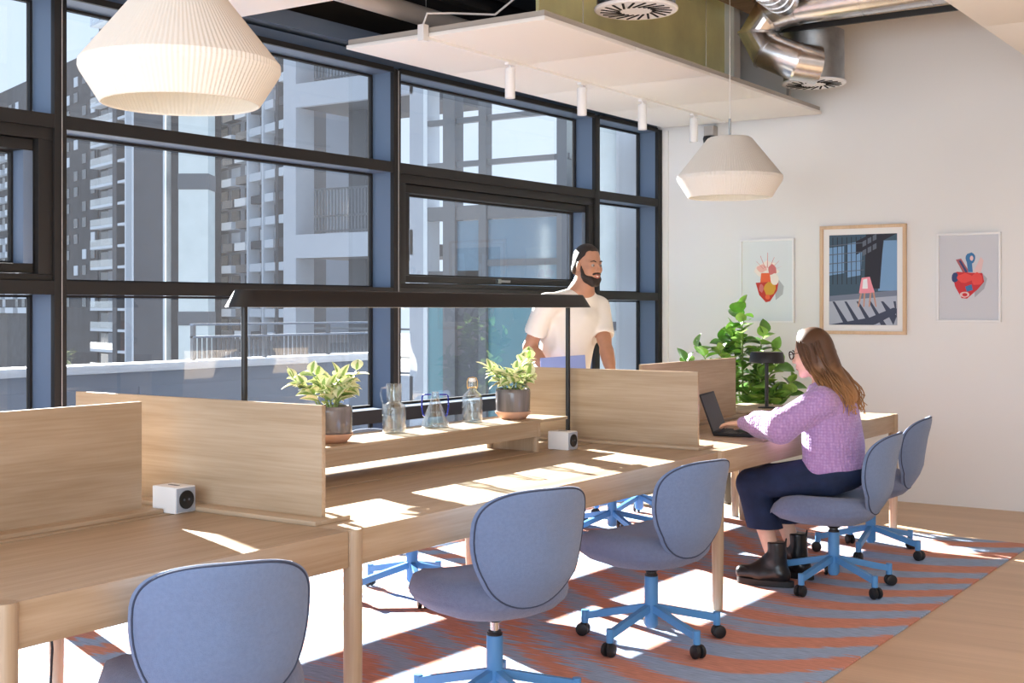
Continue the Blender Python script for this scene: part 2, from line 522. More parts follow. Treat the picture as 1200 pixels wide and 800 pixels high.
# ------------------------------------------------------------ mesh helpers
class MB:
    def __init__(s):
        s.v, s.f, s.m, s.uv = [], [], [], {}
        s.T = None
    def add(s, verts, faces, mi=0):
        o = len(s.v)
        if s.T is not None:
            verts = [tuple(s.T @ Vector(p)) for p in verts]
        s.v += [tuple(p) for p in verts]
        for f in faces:
            s.f.append(tuple(i + o for i in f))
            s.m.append(mi)
        return o
    def box(s, x0, x1, y0, y1, z0, z1, mi=0, bev=0.0):
        if bev <= 0:
            v = [(x0, y0, z0), (x1, y0, z0), (x1, y1, z0), (x0, y1, z0), (x0, y0, z1), (x1, y0, z1), (x1, y1, z1), (x0, y1, z1)]
            s.add(v, [(3, 2, 1, 0), (4, 5, 6, 7), (0, 1, 5, 4), (1, 2, 6, 5), (2, 3, 7, 6), (3, 0, 4, 7)], mi)
        else:
            bm = bmesh.new()
            bmesh.ops.create_cube(bm, size=1)
            for q in bm.verts:
                q.co = ((x0 + x1) / 2 + q.co.x * (x1 - x0), (y0 + y1) / 2 + q.co.y * (y1 - y0), (z0 + z1) / 2 + q.co.z * (z1 - z0))
            bmesh.ops.bevel(bm, geom=list(bm.edges), offset=bev, segments=2, affect='EDGES', profile=0.6)
            bm.verts.ensure_lookup_table()
            bm.verts.index_update()
            s.add([tuple(q.co) for q in bm.verts], [tuple(q.index for q in fc.verts) for fc in bm.faces], mi)
            bm.free()
    def obox(s, a, b, w, h, mi=0, up=(0, 0, 1)):
        """bar from a to b, width w, height h"""
        a, b = Vector(a), Vector(b)
        d = (b - a).normalized()
        u = Vector(up)
        r = d.cross(u)
        if r.length < 1e-4:
            r = d.cross(Vector((1, 0, 0)))
        r.normalize()
        u = r.cross(d).normalized()
        v = []
        for p in (a, b):
            for sx_, sy_ in ((-1, -1), (1, -1), (1, 1), (-1, 1)):
                v.append(p + r * (w / 2 * sx_) + u * (h / 2 * sy_))
        s.add(v, [(3, 2, 1, 0), (4, 5, 6, 7), (0, 1, 5, 4), (1, 2, 6, 5), (2, 3, 7, 6), (3, 0, 4, 7)], mi)
    def tube(s, pts, r, n=10, mi=0, cap=True):
        pts = [Vector(p) for p in pts]
        rr = r if isinstance(r, (list, tuple)) else [r] * len(pts)
        rings = []
        prev = None
        for i, p in enumerate(pts):
            if i == 0:
                d = pts[1] - p
            elif i == len(pts) - 1:
                d = p - pts[i - 1]
            else:
                d = (pts[i + 1] - p).normalized() + (p - pts[i - 1]).normalized()
            d.normalize()
            if prev is None:
                a = d.cross(Vector((0, 0, 1)))
                if a.length < 1e-3:
                    a = d.cross(Vector((1, 0, 0)))
            else:
                a = prev - d * prev.dot(d)
            a.normalize()
            prev = a
            b = d.cross(a)
            rings.append([p + (a * math.cos(2 * PI * k / n) + b * math.sin(2 * PI * k / n)) * rr[i] for k in range(n)])
        v = [q for ring in rings for q in ring]
        f = []
        for i in range(len(rings) - 1):
            for k in range(n):
                k2 = (k + 1) % n
                f.append((i * n + k, i * n + k2, (i + 1) * n + k2, (i + 1) * n + k))
        if cap:
            f.append(tuple(range(n - 1, -1, -1)))
            f.append(tuple((len(rings) - 1) * n + k for k in range(n)))
        s.add(v, f, mi)
    def lathe(s, prof, n=32, c=(0, 0, 0), mi=0, closed=False):
        """prof: list of (r, z); poles where r==0"""
        v, f, idx = [], [], []
        for r, z in prof:
            if r < 1e-6:
                idx.append([len(v)])
                v.append((c[0], c[1], c[2] + z))
            else:
                idx.append(list(range(len(v), len(v) + n)))
                for k in range(n):
                    a = 2 * PI * k / n
                    v.append((c[0] + r * math.cos(a), c[1] + r * math.sin(a), c[2] + z))
        for i in range(len(idx) - 1):
            A, B = idx[i], idx[i + 1]
            for k in range(n):
                k2 = (k + 1) % n
                if len(A) == 1 and len(B) == 1:
                    continue
                if len(A) == 1:
                    f.append((A[0], B[k2], B[k]))
                elif len(B) == 1:
                    f.append((A[k], A[k2], B[0]))
                else:
                    f.append((A[k], A[k2], B[k2], B[k]))
        s.add(v, f, mi)
    def cyl(s, c, r, z0, z1, n=20, mi=0, r2=None):
        s.lathe([(0, z0), (r, z0), (r2 if r2 is not None else r, z1), (0, z1)], n, c, mi)
    def prism(s, poly, z0, z1, mi=0):
        n = len(poly)
        v = [(x, y, z0) for x, y in poly] + [(x, y, z1) for x, y in poly]
        f = [tuple(range(n - 1, -1, -1)), tuple(range(n, 2 * n))]
        for k in range(n):
            k2 = (k + 1) % n
            f.append((k, k2, n + k2, n + k))
        s.add(v, f, mi)
    def grid(s, P, mi=0, close_u=False):
        h, w = len(P), len(P[0])
        v = [q for row in P for q in row]
        f = []
        for i in range(h - 1):
            for j in range(w if close_u else w - 1):
                j2 = (j + 1) % w
                f.append((i * w + j, i * w + j2, (i + 1) * w + j2, (i + 1) * w + j))
        return s.add(v, f, mi)
    def mesh(s, name, mats, smooth=True, angle=40):
        me = bpy.data.meshes.new(name)
        me.from_pydata(s.v, [], s.f)
        for m_ in (mats if isinstance(mats, (list, tuple)) else [mats]):
            me.materials.append(m_)
        if len(set(s.m)) > 1 or (s.m and s.m[0]):
            me.polygons.foreach_set('material_index', s.m)
        me.validate()
        me.update()
        if smooth:
            me.polygons.foreach_set('use_smooth', [True] * len(me.polygons))
            me.set_sharp_from_angle(angle=math.radians(angle))
        return me
    def build(s, name, mats, parent=None, smooth=True, angle=40, loc=(0, 0, 0), rz=0.0):
        return link(name, s.mesh(name, mats, smooth, angle), parent, loc, rz)

def link(name, me, parent=None, loc=(0, 0, 0), rz=0.0):
    o = bpy.data.objects.new(name, me)
    COL.objects.link(o)
    o.location = loc
    o.rotation_euler = (0, 0, rz)
    if parent is not None:
        o.parent = parent
    return o

def tag(o, label, cat, group=None):
    o['label'] = label
    o['category'] = cat
    if group:
        o['group'] = group
    return o

def thing(name, label, cat, loc=(0, 0, 0), rz=0.0, group=None):
    o = link(name, None, None, loc, rz)
    return tag(o, label, cat, group)

def struct(o):
    o['kind'] = 'structure'
    return o

def children_of(o):
    return [c for c in o.children]

def copy_tree(o, parent=None):
    kids = children_of(o)
    c = o.copy()
    COL.objects.link(c)
    c.parent = parent
    for k in kids:
        copy_tree(k, c)
    return c

# ------------------------------------------------------------ signed-distance bodies
def sdf_mesh(prims, res, name, mats, parent=None, smooth_iter=1, mat_fn=None):
    """prims: ('c',a,b,ra,rb,k) tapered capsule | ('e',centre,radii,axes3x3 or None,k) ellipsoid
       '-c'/'-e' carve | ('p',point,normal) keep the side where (p-point).normal<0; surface nets on a grid"""
    lo = np.array([1e9] * 3)
    hi = -lo
    bbs = []
    for p in prims:
        if p[0] in ('c', '-c'):
            a, b = np.array(p[1], float), np.array(p[2], float)
            r = max(p[3], p[4])
            l, h = np.minimum(a, b) - r, np.maximum(a, b) + r
        elif p[0] in ('e', '-e'):
            a = np.array(p[1], float)
            r = max(p[2]) if p[3] is not None else np.array(p[2], float)
            l, h = a - r, a + r
        else:
            bbs.append(None)
            continue
        bbs.append((l, h))
        if p[0] in ('c', 'e'):
            lo, hi = np.minimum(lo, l), np.maximum(hi, h)
    lo = lo - 3 * res
    hi = hi + 3 * res
    n = np.ceil((hi - lo) / res).astype(int) + 1
    F = np.full(n, 9.0, np.float32)
    ax = [(lo[i] + res * np.arange(n[i])).astype(np.float32) for i in range(3)]
    for p, bb in zip(prims, bbs):
        if p[0] == 'p':
            q, nn = np.array(p[1]), np.array(p[2], float)
            nn = nn / np.linalg.norm(nn)
            d = (ax[0][:, None, None] - q[0]) * nn[0] + (ax[1][None, :, None] - q[1]) * nn[1] + (ax[2][None, None, :] - q[2]) * nn[2]
            F = np.maximum(F, d.astype(np.float32))
            continue
        k = p[5] if p[0] in ('c', '-c') else p[4]
        m = k + 3 * res
        i0 = np.clip(np.floor((bb[0] - m - lo) / res).astype(int), 0, n - 1)
        i1 = np.clip(np.ceil((bb[1] + m - lo) / res).astype(int) + 1, 1, n)
        X = ax[0][i0[0]:i1[0], None, None]
        Y = ax[1][None, i0[1]:i1[1], None]
        Z = ax[2][None, None, i0[2]:i1[2]]
        if p[0] in ('c', '-c'):
            a, b = np.array(p[1], float), np.array(p[2], float)
            d = b - a
            L2 = max(float(d @ d), 1e-9)
            px, py, pz = X - a[0], Y - a[1], Z - a[2]
            t = np.clip((px * d[0] + py * d[1] + pz * d[2]) / L2, 0, 1)
            D = np.sqrt((px - t * d[0]) ** 2 + (py - t * d[1]) ** 2 + (pz - t * d[2]) ** 2) - (p[3] + t * (p[4] - p[3]))
        else:
            c, r = np.array(p[1], float), p[2]
            px, py, pz = X - c[0], Y - c[1], Z - c[2]
            if p[3] is not None:
                A = p[3]
                qx = px * A[0][0] + py * A[0][1] + pz * A[0][2]
                qy = px * A[1][0] + py * A[1][1] + pz * A[1][2]
                qz = px * A[2][0] + py * A[2][1] + pz * A[2][2]
            else:
                qx, qy, qz = px, py, pz
            k0 = np.sqrt((qx / r[0]) ** 2 + (qy / r[1]) ** 2 + (qz / r[2]) ** 2)
            k1 = np.sqrt((qx / r[0] ** 2) ** 2 + (qy / r[1] ** 2) ** 2 + (qz / r[2] ** 2) ** 2) + 1e-6
            D = k0 * (k0 - 1) / k1
        sub = F[i0[0]:i1[0], i0[1]:i1[1], i0[2]:i1[2]]
        D = np.broadcast_to(D, sub.shape).astype(np.float32)
        if p[0][0] == '-':
            D = -D
            h = np.clip(0.5 - 0.5 * (sub - D) / k, 0, 1) if k > 0 else None
            new = np.maximum(sub, D) if k <= 0 else sub * (1 - h) + D * h + k * h * (1 - h)
        else:
            if k > 0:
                h = np.maximum(k - np.abs(sub - D), 0) / k
                new = np.minimum(sub, D) - h * h * k * 0.25
            else:
                new = np.minimum(sub, D)
        F[i0[0]:i1[0], i0[1]:i1[1], i0[2]:i1[2]] = new
    neg = F < 0
    cnt = np.zeros(n - 1, np.int8)
    for dx in (0, 1):
        for dy in (0, 1):
            for dz in (0, 1):
                cnt += neg[dx:n[0] - 1 + dx, dy:n[1] - 1 + dy, dz:n[2] - 1 + dz]
    act = (cnt > 0) & (cnt < 8)
    cells = np.argwhere(act)
    idx = np.full(n - 1, -1, np.int32)
    idx[act] = np.arange(len(cells))
    pos = np.zeros((len(cells), 3))
    num = np.zeros(len(cells))
    corners = [(dx, dy, dz) for dx in (0, 1) for dy in (0, 1) for dz in (0, 1)]
    val = {c: F[cells[:, 0] + c[0], cells[:, 1] + c[1], cells[:, 2] + c[2]] for c in corners}
    for c in corners:
        for axx in range(3):
            if c[axx] == 0:
                d = list(c)
                d[axx] = 1
                d = tuple(d)
                a, b = val[c], val[d]
                cross = (a < 0) != (b < 0)
                t = np.where(cross, a / np.where(cross, a - b, 1), 0)
                q = np.tile(np.array(c, float), (len(cells), 1))
                q[:, axx] += t
                pos += q * cross[:, None]
                num += cross
    pos = (cells + pos / np.maximum(num, 1)[:, None]) * res + lo
    faces = []
    for axx in range(3):
        u, w = [(1, 2), (2, 0), (0, 1)][axx]
        sl0 = [slice(None)] * 3
        sl1 = [slice(None)] * 3
        sl0[axx] = slice(0, n[axx] - 1)
        sl1[axx] = slice(1, n[axx])
        A, B = neg[tuple(sl0)], neg[tuple(sl1)]
        e = np.argwhere(A != B)
        e = e[(e[:, u] > 0) & (e[:, w] > 0) & (e[:, u] < n[u] - 1) & (e[:, w] < n[w] - 1)]
        flip = A[e[:, 0], e[:, 1], e[:, 2]]
        q = []
        for du, dw in ((-1, -1), (0, -1), (0, 0), (-1, 0)):
            c = e.copy()
            c[:, u] += du
            c[:, w] += dw
            q.append(idx[c[:, 0], c[:, 1], c[:, 2]])
        Q = np.stack(q, 1)
        Q[~flip] = Q[~flip][:, ::-1]
        faces.append(Q)
    faces = np.concatenate(faces)
    faces = faces[(faces >= 0).all(1)]
    # light smoothing
    for _ in range(smooth_iter):
        acc = np.zeros_like(pos)
        ct = np.zeros(len(pos))
        for a in range(4):
            for b in (1, 3):
                np.add.at(acc, faces[:, a], pos[faces[:, (a + b) % 4]])
                np.add.at(ct, faces[:, a], 1)
        pos = pos * 0.5 + 0.5 * acc / np.maximum(ct, 1)[:, None]
    me = bpy.data.meshes.new(name)
    me.from_pydata(pos.tolist(), [], faces.tolist())
    for m_ in (mats if isinstance(mats, (list, tuple)) else [mats]):
        me.materials.append(m_)
    me.update()
    me.polygons.foreach_set('use_smooth', [True] * len(me.polygons))
    if mat_fn is not None:
        ce = pos[faces].mean(1)
        me.polygons.foreach_set('material_index', mat_fn(ce).astype(np.int32))
    return link(name, me, parent)

# ============================================================ THE SETTING
YB = 9.30
m = MB(); m.box(-4.99, 4.2, -3.5, YB + 0.15, -0.12, 0.0)
struct(m.build('floor', M['floor'], smooth=False))
m = MB(); m.box(-5.3, 4.2, YB + 0.002, YB + 0.15, 0.0, 3.8)
struct(m.build('wall_back', M['wall'], smooth=False))
m = MB(); m.box(4.05, 4.2, -3.5, YB, 0.0, 3.8)
struct(m.build('wall_right', M['wall'], smooth=False))
m = MB(); m.box(-4.87, 4.2, -3.65, -3.5, 3.2, 3.8); m.box(-4.87, 4.2, -3.65, -3.5, 0.0, 0.3)
struct(m.build('wall_front', M['wall'], smooth=False))
m = MB(); m.box(-5.25, 4.2, -3.5, YB + 0.15, 3.8, 3.95)
struct(m.build('ceiling', M['timber'], smooth=False))
m = MB(); m.box(-4.862, -4.815, YB - 0.012, YB, 0.0, 2.83)
struct(m.build('trim_1', M['trim'], smooth=False))

WR = math.radians(-1.4)
def wl(Y):
    return -(YB - Y)
MUL = [-0.99, 1.35, 3.69, 6.03, 8.31, 9.262]
ROWS = [(0.12, 0.72), (0.80, 1.462), (1.524, 2.218), (2.28, 2.82)]
def window(n, Ya, Yb, sash):
    w = struct(link('window_%d' % n, None, None, (-4.87, YB, 0), WR))
    ya, yb = wl(Ya) + 0.0325, wl(Yb) - 0.0325
    # post at the far edge of the bay
    m = MB(); m.box(-0.03, 0.0, yb, yb + 0.065, 0, 2.84, bev=0.003); m.build('mullion_cap', M['frame'], w)
    m = MB(); m.box(-0.20, -0.03, yb + 0.004, yb + 0.061, 0, 2.84); m.build('mullion', M['liner'], w, smooth=False)
    if n == 1:
        m = MB(); m.box(-0.20, 0.0, ya - 0.065, ya, 0, 2.84); m.build('mullion', M['liner'], w, smooth=False)
    for z0, z1 in ((0.0, 0.12), (0.72, 0.80), (1.462, 1.524), (2.218, 2.28), (2.82, 2.85)):
        m = MB()
        m.box(-0.022, -0.002, ya, yb, z0, z1)
        m.box(-0.20, -0.022, ya, yb, z0 + 0.002, z1 - 0.002, 1)
        m.build('transom', [M['frame'], M['liner']], w, smooth=False)
    for i, (z0, z1) in enumerate(ROWS):
        a, b, c, d = ya, yb, z0, z1
        gx = -0.185
        if sash and i == 2:
            t = 0.075
            f = MB()
            f.box(-0.16, -0.012, a, b, d - 0.055, d, bev=0.004)
            f.box(-0.16, -0.012, a, b, c, c + 0.03, bev=0.004)
            f.box(-0.16, -0.012, a, a + 0.06, c + 0.03, d - 0.055, bev=0.004)
            f.box(-0.16, -0.012, b - 0.075, b, c + 0.03, d - 0.055, bev=0.004)
            so = f.build('sash_outer_frame', M['frame'], w)
            a += 0.065; b -= 0.09; c += 0.036; d -= 0.06
            f = MB()
            for bx in ((a, b, d - 0.05, d), (a, b, c, c + 0.04), (a, a + 0.05, c + 0.04, d - 0.05)):
                f.box(-0.15, -0.03, bx[0], bx[1], bx[2], bx[3], bev=0.004)
            f.box(-0.15, -0.03, b - 0.05, b, c + 0.04, d - 0.05, 1, bev=0.004)
            s_ = f.build('sash', [M['frame'], M['liner']], w)
            if n == 4:
                h = MB(); h.box(-0.03, -0.012, (a + b) / 2 - 0.09, (a + b) / 2 - 0.05, c + 0.005, c + 0.035)
                h.box(-0.02, -0.008, (a + b) / 2 - 0.09, (a + b) / 2 + 0.05, c + 0.012, c + 0.028)
                h.build('sash_handle', M['steel_dark'], s_, smooth=False)
            a += 0.05; b -= 0.05; c += 0.04; d -= 0.05
            gx = -0.12
        k = MB()
        for bx in ((a, b, c, c + 0.012), (a, b, d - 0.012, d), (a, a + 0.012, c + 0.012, d - 0.012), (b - 0.012, b, c + 0.012, d - 0.012)):
            k.box(gx - 0.014, gx + 0.014, *bx)
        k.build('glazing_gasket', M['gasket'], w, smooth=False)
        g = MB(); g.add([(gx, a + 0.012, c + 0.012), (gx, b - 0.012, c + 0.012), (gx, b - 0.012, d - 0.012), (gx, a + 0.012, d - 0.012)], [(0, 1, 2, 3)])
        g.build('glass_pane', M['pane'], w, smooth=False)
    return w
for i in range(5):
    window(i + 1, MUL[i], MUL[i + 1], i in (1, 3))
# head trims and the black bulkhead over the glazing
hd = struct(link('trim_2', None, None, (-4.87, YB, 0), WR))
m = MB(); m.box(-0.20, -0.05, wl(-1.05), 0.0, 2.85, 2.915); m.build('head_rail', M['liner'], hd, smooth=False)
m = MB(); m.box(-0.20, 0.02, wl(-1.05), 0.0, 2.93, 3.02); m.build('head_board', M['liner'], hd, smooth=False)
m = MB(); m.box(-0.22, -0.10, wl(-1.05), 0.0, 2.915, 2.93); m.build('shadow_gap', M['gasket'], hd, smooth=False)
m = MB(); m.box(-0.25, -0.02, wl(-3.5), 0.0, 3.02, 3.8)
o = m.build('wall_left', M['ceil_black'], smooth=False, loc=(-4.87, YB, 0), rz=WR); struct(o)
m = MB(); m.box(-0.25, 0.0, wl(-3.5), wl(-1.06), 0.0, 3.02)
o = m.build('wall_corner', M['wall'], smooth=False, loc=(-4.87, YB, 0), rz=WR); struct(o)
m = MB(); m.box(-4.86, -4.35, -3.5, 9.28, 3.42, 3.79)
struct(m.build('trim_3', M['ceil_black'], smooth=False))
# roller-blind pull cords at the mullions
for Y, lab in ((3.69, 'thin pale blind cord hanging down the left dark window post'), (6.03, 'thin pale blind cord hanging down the middle dark window post')):
    m = MB(); m.tube([(0, 0, 0.9), (0, 0, 2.83)], 0.0018, 6)
    tag(m.build('blind_cord', M['ceil_pipe'], loc=(-4.87 - (YB - Y) * 0.0244 + 0.006, Y + 0.004, 0)), lab, 'cord')

# ============================================================ RUG
m = MB()
m.box(-4.75, -1.75, -1.2, 8.0, 0.0, 0.010, bev=0.004)
tag(m.build('rug', M['rug'], smooth=True), 'large terracotta and grey-blue wavy patterned rug under the desks', 'rug')

# ============================================================ CEILING FITTINGS
def ceiling_panel(label, x0, x1, y0, y1, z, tiles, gap_wires):
    t = thing('acoustic_panel', label, 'ceiling panel', ((x0 + x1) / 2, (y0 + y1) / 2, z))
    hx, hy = (x1 - x0) / 2, (y1 - y0) / 2
    L = 2 * hy / tiles
    for k in range(tiles):
        m = MB(); m.box(-hx, hx, -hy + k * L + 0.002, -hy + (k + 1) * L - 0.002, 0.0, 0.022, bev=0.004)
        m.build('felt_tile', M['panel'], t)
    m = MB()
    e = 0.03
    m.box(-hx + 0.01, -hx + 0.01 + e, -hy + 0.01, hy - 0.01, 0.022, 0.052)
    m.box(hx - 0.01 - e, hx - 0.01, -hy + 0.01, hy - 0.01, 0.022, 0.052)
    m.box(-hx + 0.01 + e, hx - 0.01 - e, -hy + 0.01, -hy + 0.01 + e, 0.022, 0.052)
    m.box(-hx + 0.01 + e, hx - 0.01 - e, hy - 0.01 - e, hy - 0.01, 0.022, 0.052)
    m.build('edge_rail', M['panel_edge'], t, smooth=False)
    for sx_ in (-1, 1):
        for sy_ in gap_wires:
            m = MB(); m.tube([(sx_ * (hx - 0.12), sy_ * hy, 0.022), (sx_ * (hx - 0.12), sy_ * hy, 3.8 - z)], 0.002, 6)
            m.build('suspension_wire', M['wire'], t)
            m = MB(); m.cyl((sx_ * (hx - 0.12), sy_ * hy, 0.022), 0.012, 0, 0.045, 10)
            m.build('wire_grip', M['wire'], t)
    return t
ceiling_panel('long white acoustic ceiling panel carrying the row of white spotlights', -4.82, -3.50, 5.42, 9.22, 2.845, 4, (-0.7, 0.1, 0.8))
ceiling_panel('white acoustic ceiling panel behind the large near pendant lamp', -4.82, -3.50, 0.6, 4.58, 2.86, 4, (-0.7, 0.7))
ceiling_panel('white acoustic ceiling panel at the top right corner above the picture wall', -1.80, -0.48, 5.2, 9.0, 2.90, 4, (-0.7, 0.7))

# spotlight track and four spots
TX, TZ = -4.25, 2.845
t = thing('light_track', 'thin white lighting track along the underside of the spotlit ceiling panel', 'track', (TX, 7.4, TZ))
m = MB(); m.box(-0.012, 0.012, -1.984, 1.75, -0.014, -0.0005); m.build('rail', M['trim'], t, smooth=False)
m = MB(); m.box(-0.02, 0.02, -2.03, -1.985, -0.026, 0.06); m.build('power_feed', M['white_pl'], t, smooth=False)
m = MB(); m.tube([(0, -2.008, 0.06), (0.02, -2.0, 0.12), (0.10, -1.9, 0.13), (0.25, -1.7, 0.14), (0.33, -1.6, 0.25), (0.35, -1.58, 0.95)], 0.006, 8); m.build('cable', M['white_pl'], t)
for i, (Y, lab) in enumerate(((6.21, 'first white cylinder spotlight on the ceiling panel, nearest the camera'), (7.02, 'second white cylinder spotlight from the near end of the ceiling panel'),
               (7.82, 'third white cylinder spotlight from the near end of the ceiling panel'), (8.61, 'white cylinder spotlight next to the far pendant lamp'))):
    s_ = thing('track_spotlight', lab, 'spotlight', (TX, Y, TZ - 0.014), 0, 'cylinder spotlights on the ceiling track')
    m = MB(); m.box(-0.014, 0.014, -0.035, 0.035, -0.014, -0.001); m.build('track_adapter', M['white_pl'], s_, smooth=False)
    m = MB(); m.tube([(0, 0, -0.014), (0, 0, -0.032)], 0.006, 8); m.build('swivel_stem', M['white_pl'], s_)
    m = MB(); m.lathe([(0, -0.030), (0.027, -0.030), (0.030, -0.034), (0.030, -0.205), (0.027, -0.205), (0.025, -0.175), (0, -0.172)], 24); m.build('housing', M['white_pl'], s_)

# pleated pendants
def pendant(loc, label):
    t = thing('pendant_lamp', label, 'pendant lamp', loc, 0, 'ivory pleated pendant lamps')
    prof = [(0.125, 0.262), (0.14, 0.258), (0.33, 0.02), (0.331, 0.0), (0.325, -0.015), (0.262, -0.115), (0.258, -0.117), (0.255, -0.112), (0.318, -0.012), (0.322, 0.004), (0.317, 0.02), (0.134, 0.248), (0.125, 0.250)]
    n = 240
    v, f = [], []
    for r, z in prof:
        for k in range(n):
            a = 2 * PI * k / n
            rr = r + (0.0011 * min(1, r / 0.3) if k % 2 else -0.0011 * min(1, r / 0.3))
            v.append((rr * math.cos(a), rr * math.sin(a), z))
    for i in range(len(prof)):
        j = (i + 1) % len(prof)
        for k in range(n):
            k2 = (k + 1) % n
            f.append((i * n + k, j * n + k, j * n + k2, i * n + k2))
    m = MB(); m.add(v, f); m.build('pleated_shade', M['shade'], t, smooth=False)
    m = MB(); m.lathe([(0, 0.268), (0.126, 0.266), (0.130, 0.262), (0.130, 0.252), (0, 0.252)], 40); m.build('top_cap', M['shade'], t)
    m = MB(); m.cyl((0, 0, 0), 0.0075, 0.266, 0.385, 12); m.build('stem', M['steel_dark'], t)
    m = MB(); m.tube([(0, 0, 0.385), (0, 0, 3.8 - loc[2])], 0.0028, 8); m.build('cord', M['trim'], t)
    m = MB(); m.cyl((0, 0, 0), 0.022, 0.15, 0.252, 16); m.build('bulb_holder', M['white_pl'], t)
    m = MB(); m.lathe([(0, 0.04), (0.03, 0.048), (0.045, 0.08), (0.036, 0.12), (0.018, 0.15), (0, 0.15)], 20); m.build('bulb', M['glass_bulb'], t)
    ld = bpy.data.lights.new('bulb_light', 'POINT')
    ld.energy = 0.2
    ld.color = (1.0, 0.93, 0.84)
    ld.shadow_soft_size = 0.05
    lo = bpy.data.objects.new('bulb_light', ld)
    COL.objects.link(lo)
    lo.parent = t
    lo.location = (0, 0, 0.0)
    return t
pendant((-3.36, 2.95, 2.20), 'large near ivory pleated pendant lamp at the upper left')
pendant((-3.46, 7.52, 2.215), 'smaller looking far ivory pleated pendant lamp before the back wall')

# security camera on the back wall
t = thing('security_camera', 'small black dome security camera on a grey box, high on the back wall', 'camera', (-4.42, YB, 2.73))
m = MB(); m.box(-0.04, 0.04, -0.09, 0.0, 0.02, 0.10, bev=0.006); m.build('mounting_box', M['ceil_pipe'], t)
m = MB(); m.lathe([(0, 0.02), (0.05, 0.02), (0.056, 0.0), (0.05, -0.03), (0.025, -0.05), (0, -0.055)], 20, (0, -0.06, 0)); m.build('dome', M['black_pl'], t)

# swirl diffusers
def diffuser(loc, h, label):
    t = thing('air_diffuser', label, 'air vent', loc, 0, 'round swirl air diffusers')
    m = MB(); m.lathe([(0, 0.012), (0.208, 0.012), (0.208, h), (0, h)], 40); m.build('plenum_drum', M['steel_dark'], t)
    m = MB(); m.lathe([(0, -0.004), (0.215, -0.004), (0.222, 0.002), (0.222, 0.012), (0, 0.012)], 48); m.build('face_plate', M['white_pl'], t)
    for k in range(20):
        a = 2 * PI * k / 20
        m = MB()
        m.T = Matrix.Rotation(a, 4, 'Z') @ Matrix.Translation((0.135, 0, 0)) @ Matrix.Rotation(0.45, 4, 'Z')
        m.box(-0.058, 0.058, -0.006, 0.006, -0.0075, -0.004)
        m.build('swirl_slot', M['dark_in'], t, smooth=False)
    return t
diffuser((-3.31, 6.02, 2.98), 0.34, 'round white swirl diffuser at the top centre above the yellow beam')
diffuser((-3.33, 8.62, 2.965), 0.36, 'round white swirl diffuser under a steel drum in front of the back wall')

def spiral(label, pts, r, seams):
    t = thing('spiral_duct', label, 'duct', pts[0])
    P0 = Vector(pts[0])
    L = [Vector(p) - P0 for p in pts]
    m = MB(); m.tube(L, r, 26); m.build('duct_tube', M['steel'], t, angle=15)
    for i, s_ in enumerate(L[1:-1]):
        d = (L[i + 2] - L[i]).normalized()
        m = MB(); m.tube([s_ - d * 0.008, s_ + d * 0.008], r + 0.006, 26); m.build('joint_ring', M['steel'], t)
    for q in seams:
        a, b = L[0], L[1]
        p = a + (b - a) * q
        d = (b - a).normalized()
        m = MB(); m.tube([p - d * 0.004, p + d * 0.004], r + 0.004, 26); m.build('joint_ring', M['steel'], t)
    return t
spiral('shiny spiral duct with a segmented elbow at the upper right by the back wall', [(1.2, 8.25, 3.50), (-3.30, 8.25, 3.44), (-3.50, 8.25, 3.40), (-3.59, 8.25, 3.28), (-3.52, 8.25, 3.16), (-3.33, 8.30, 3.07), (-3.22, 8.40, 3.05)], 0.13,
       [0.1 * k for k in range(1, 10)])
spiral('shiny spiral duct running back from the top centre diffuser', [(-3.30, 8.0, 3.42), (-3.02, 6.95, 3.30), (-3.02, 6.5, 3.22), (-3.10, 6.25, 3.16), (-3.22, 6.08, 3.14)], 0.10, [0.2, 0.4, 0.6, 0.8])
m = MB(); m.box(-3.6, -1.85, 8.386, 8.406, 3.30, 3.34)
tag(m.build('support_rail', M['black_mt'], smooth=False), 'thin black rail under the long duct by the back wall', 'rail')
# yellow beam
t = thing('steel_beam', 'yellow-green painted steel beam behind the spotlit ceiling panel', 'beam', (-4.15, 6.35, 3.05))
m = MB(); m.box(-0.012, 0.012, 0, 2.55, 0.02, 0.68); m.build('web', M['yellow'], t, smooth=False)
m = MB(); m.box(-0.09, 0.09, 0, 2.55, 0.0, 0.02); m.build('lower_flange', M['yellow'], t, smooth=False)
m = MB(); m.box(-0.09, 0.09, 0, 2.55, 0.68, 0.70); m.build('upper_flange', M['yellow'], t, smooth=False)
m = MB(); m.box(-0.09, 0.09, 2.55, 2.66, 0.0, 0.70); m.build('end_plate', M['trim'], t, smooth=False)
for k in range(5):
    m = MB(); m.box(-0.09, 0.09, 0, 2.55, 0, 0.05)
    o = m.build('ceiling_board', M['timber'], smooth=False, loc=(-3.88 + k * 0.22, 6.7, 3.60))
    tag(o, 'brown timber ceiling board above the ducts beside the yellow beam', 'board', 'brown timber ceiling boards')
m = MB(); m.tube([(-3.75, 9.2, 2.95), (-3.75, 9.2, 3.25), (-3.72, 9.15, 3.36), (-3.6, 9.0, 3.42), (-3.3, 8.8, 3.5), (-2.9, 8.8, 3.62)], 0.014, 8)
tag(m.build('conduit', M['ceil_pipe']), 'grey conduit bending up beside the end of the yellow beam', 'pipe')
m = MB(); m.tube([(-4.55, 0.0, 3.06), (-4.55, 9.2, 3.06)], 0.055, 18)
tag(m.build('ceiling_pipe', M['ceil_pipe']), 'fat grey pipe running along the black ceiling void over the windows', 'pipe')
m = MB(); m.tube([(-4.25, 0.0, 3.20), (-4.25, 6.2, 3.20)], 0.025, 12)
tag(m.build('ceiling_pipe', M['black_mt']), 'thin black pipe in the dark ceiling void above the window head', 'pipe')
m = MB(); m.box(-4.45, -4.38, 0, 6.2, 3.14, 3.17)
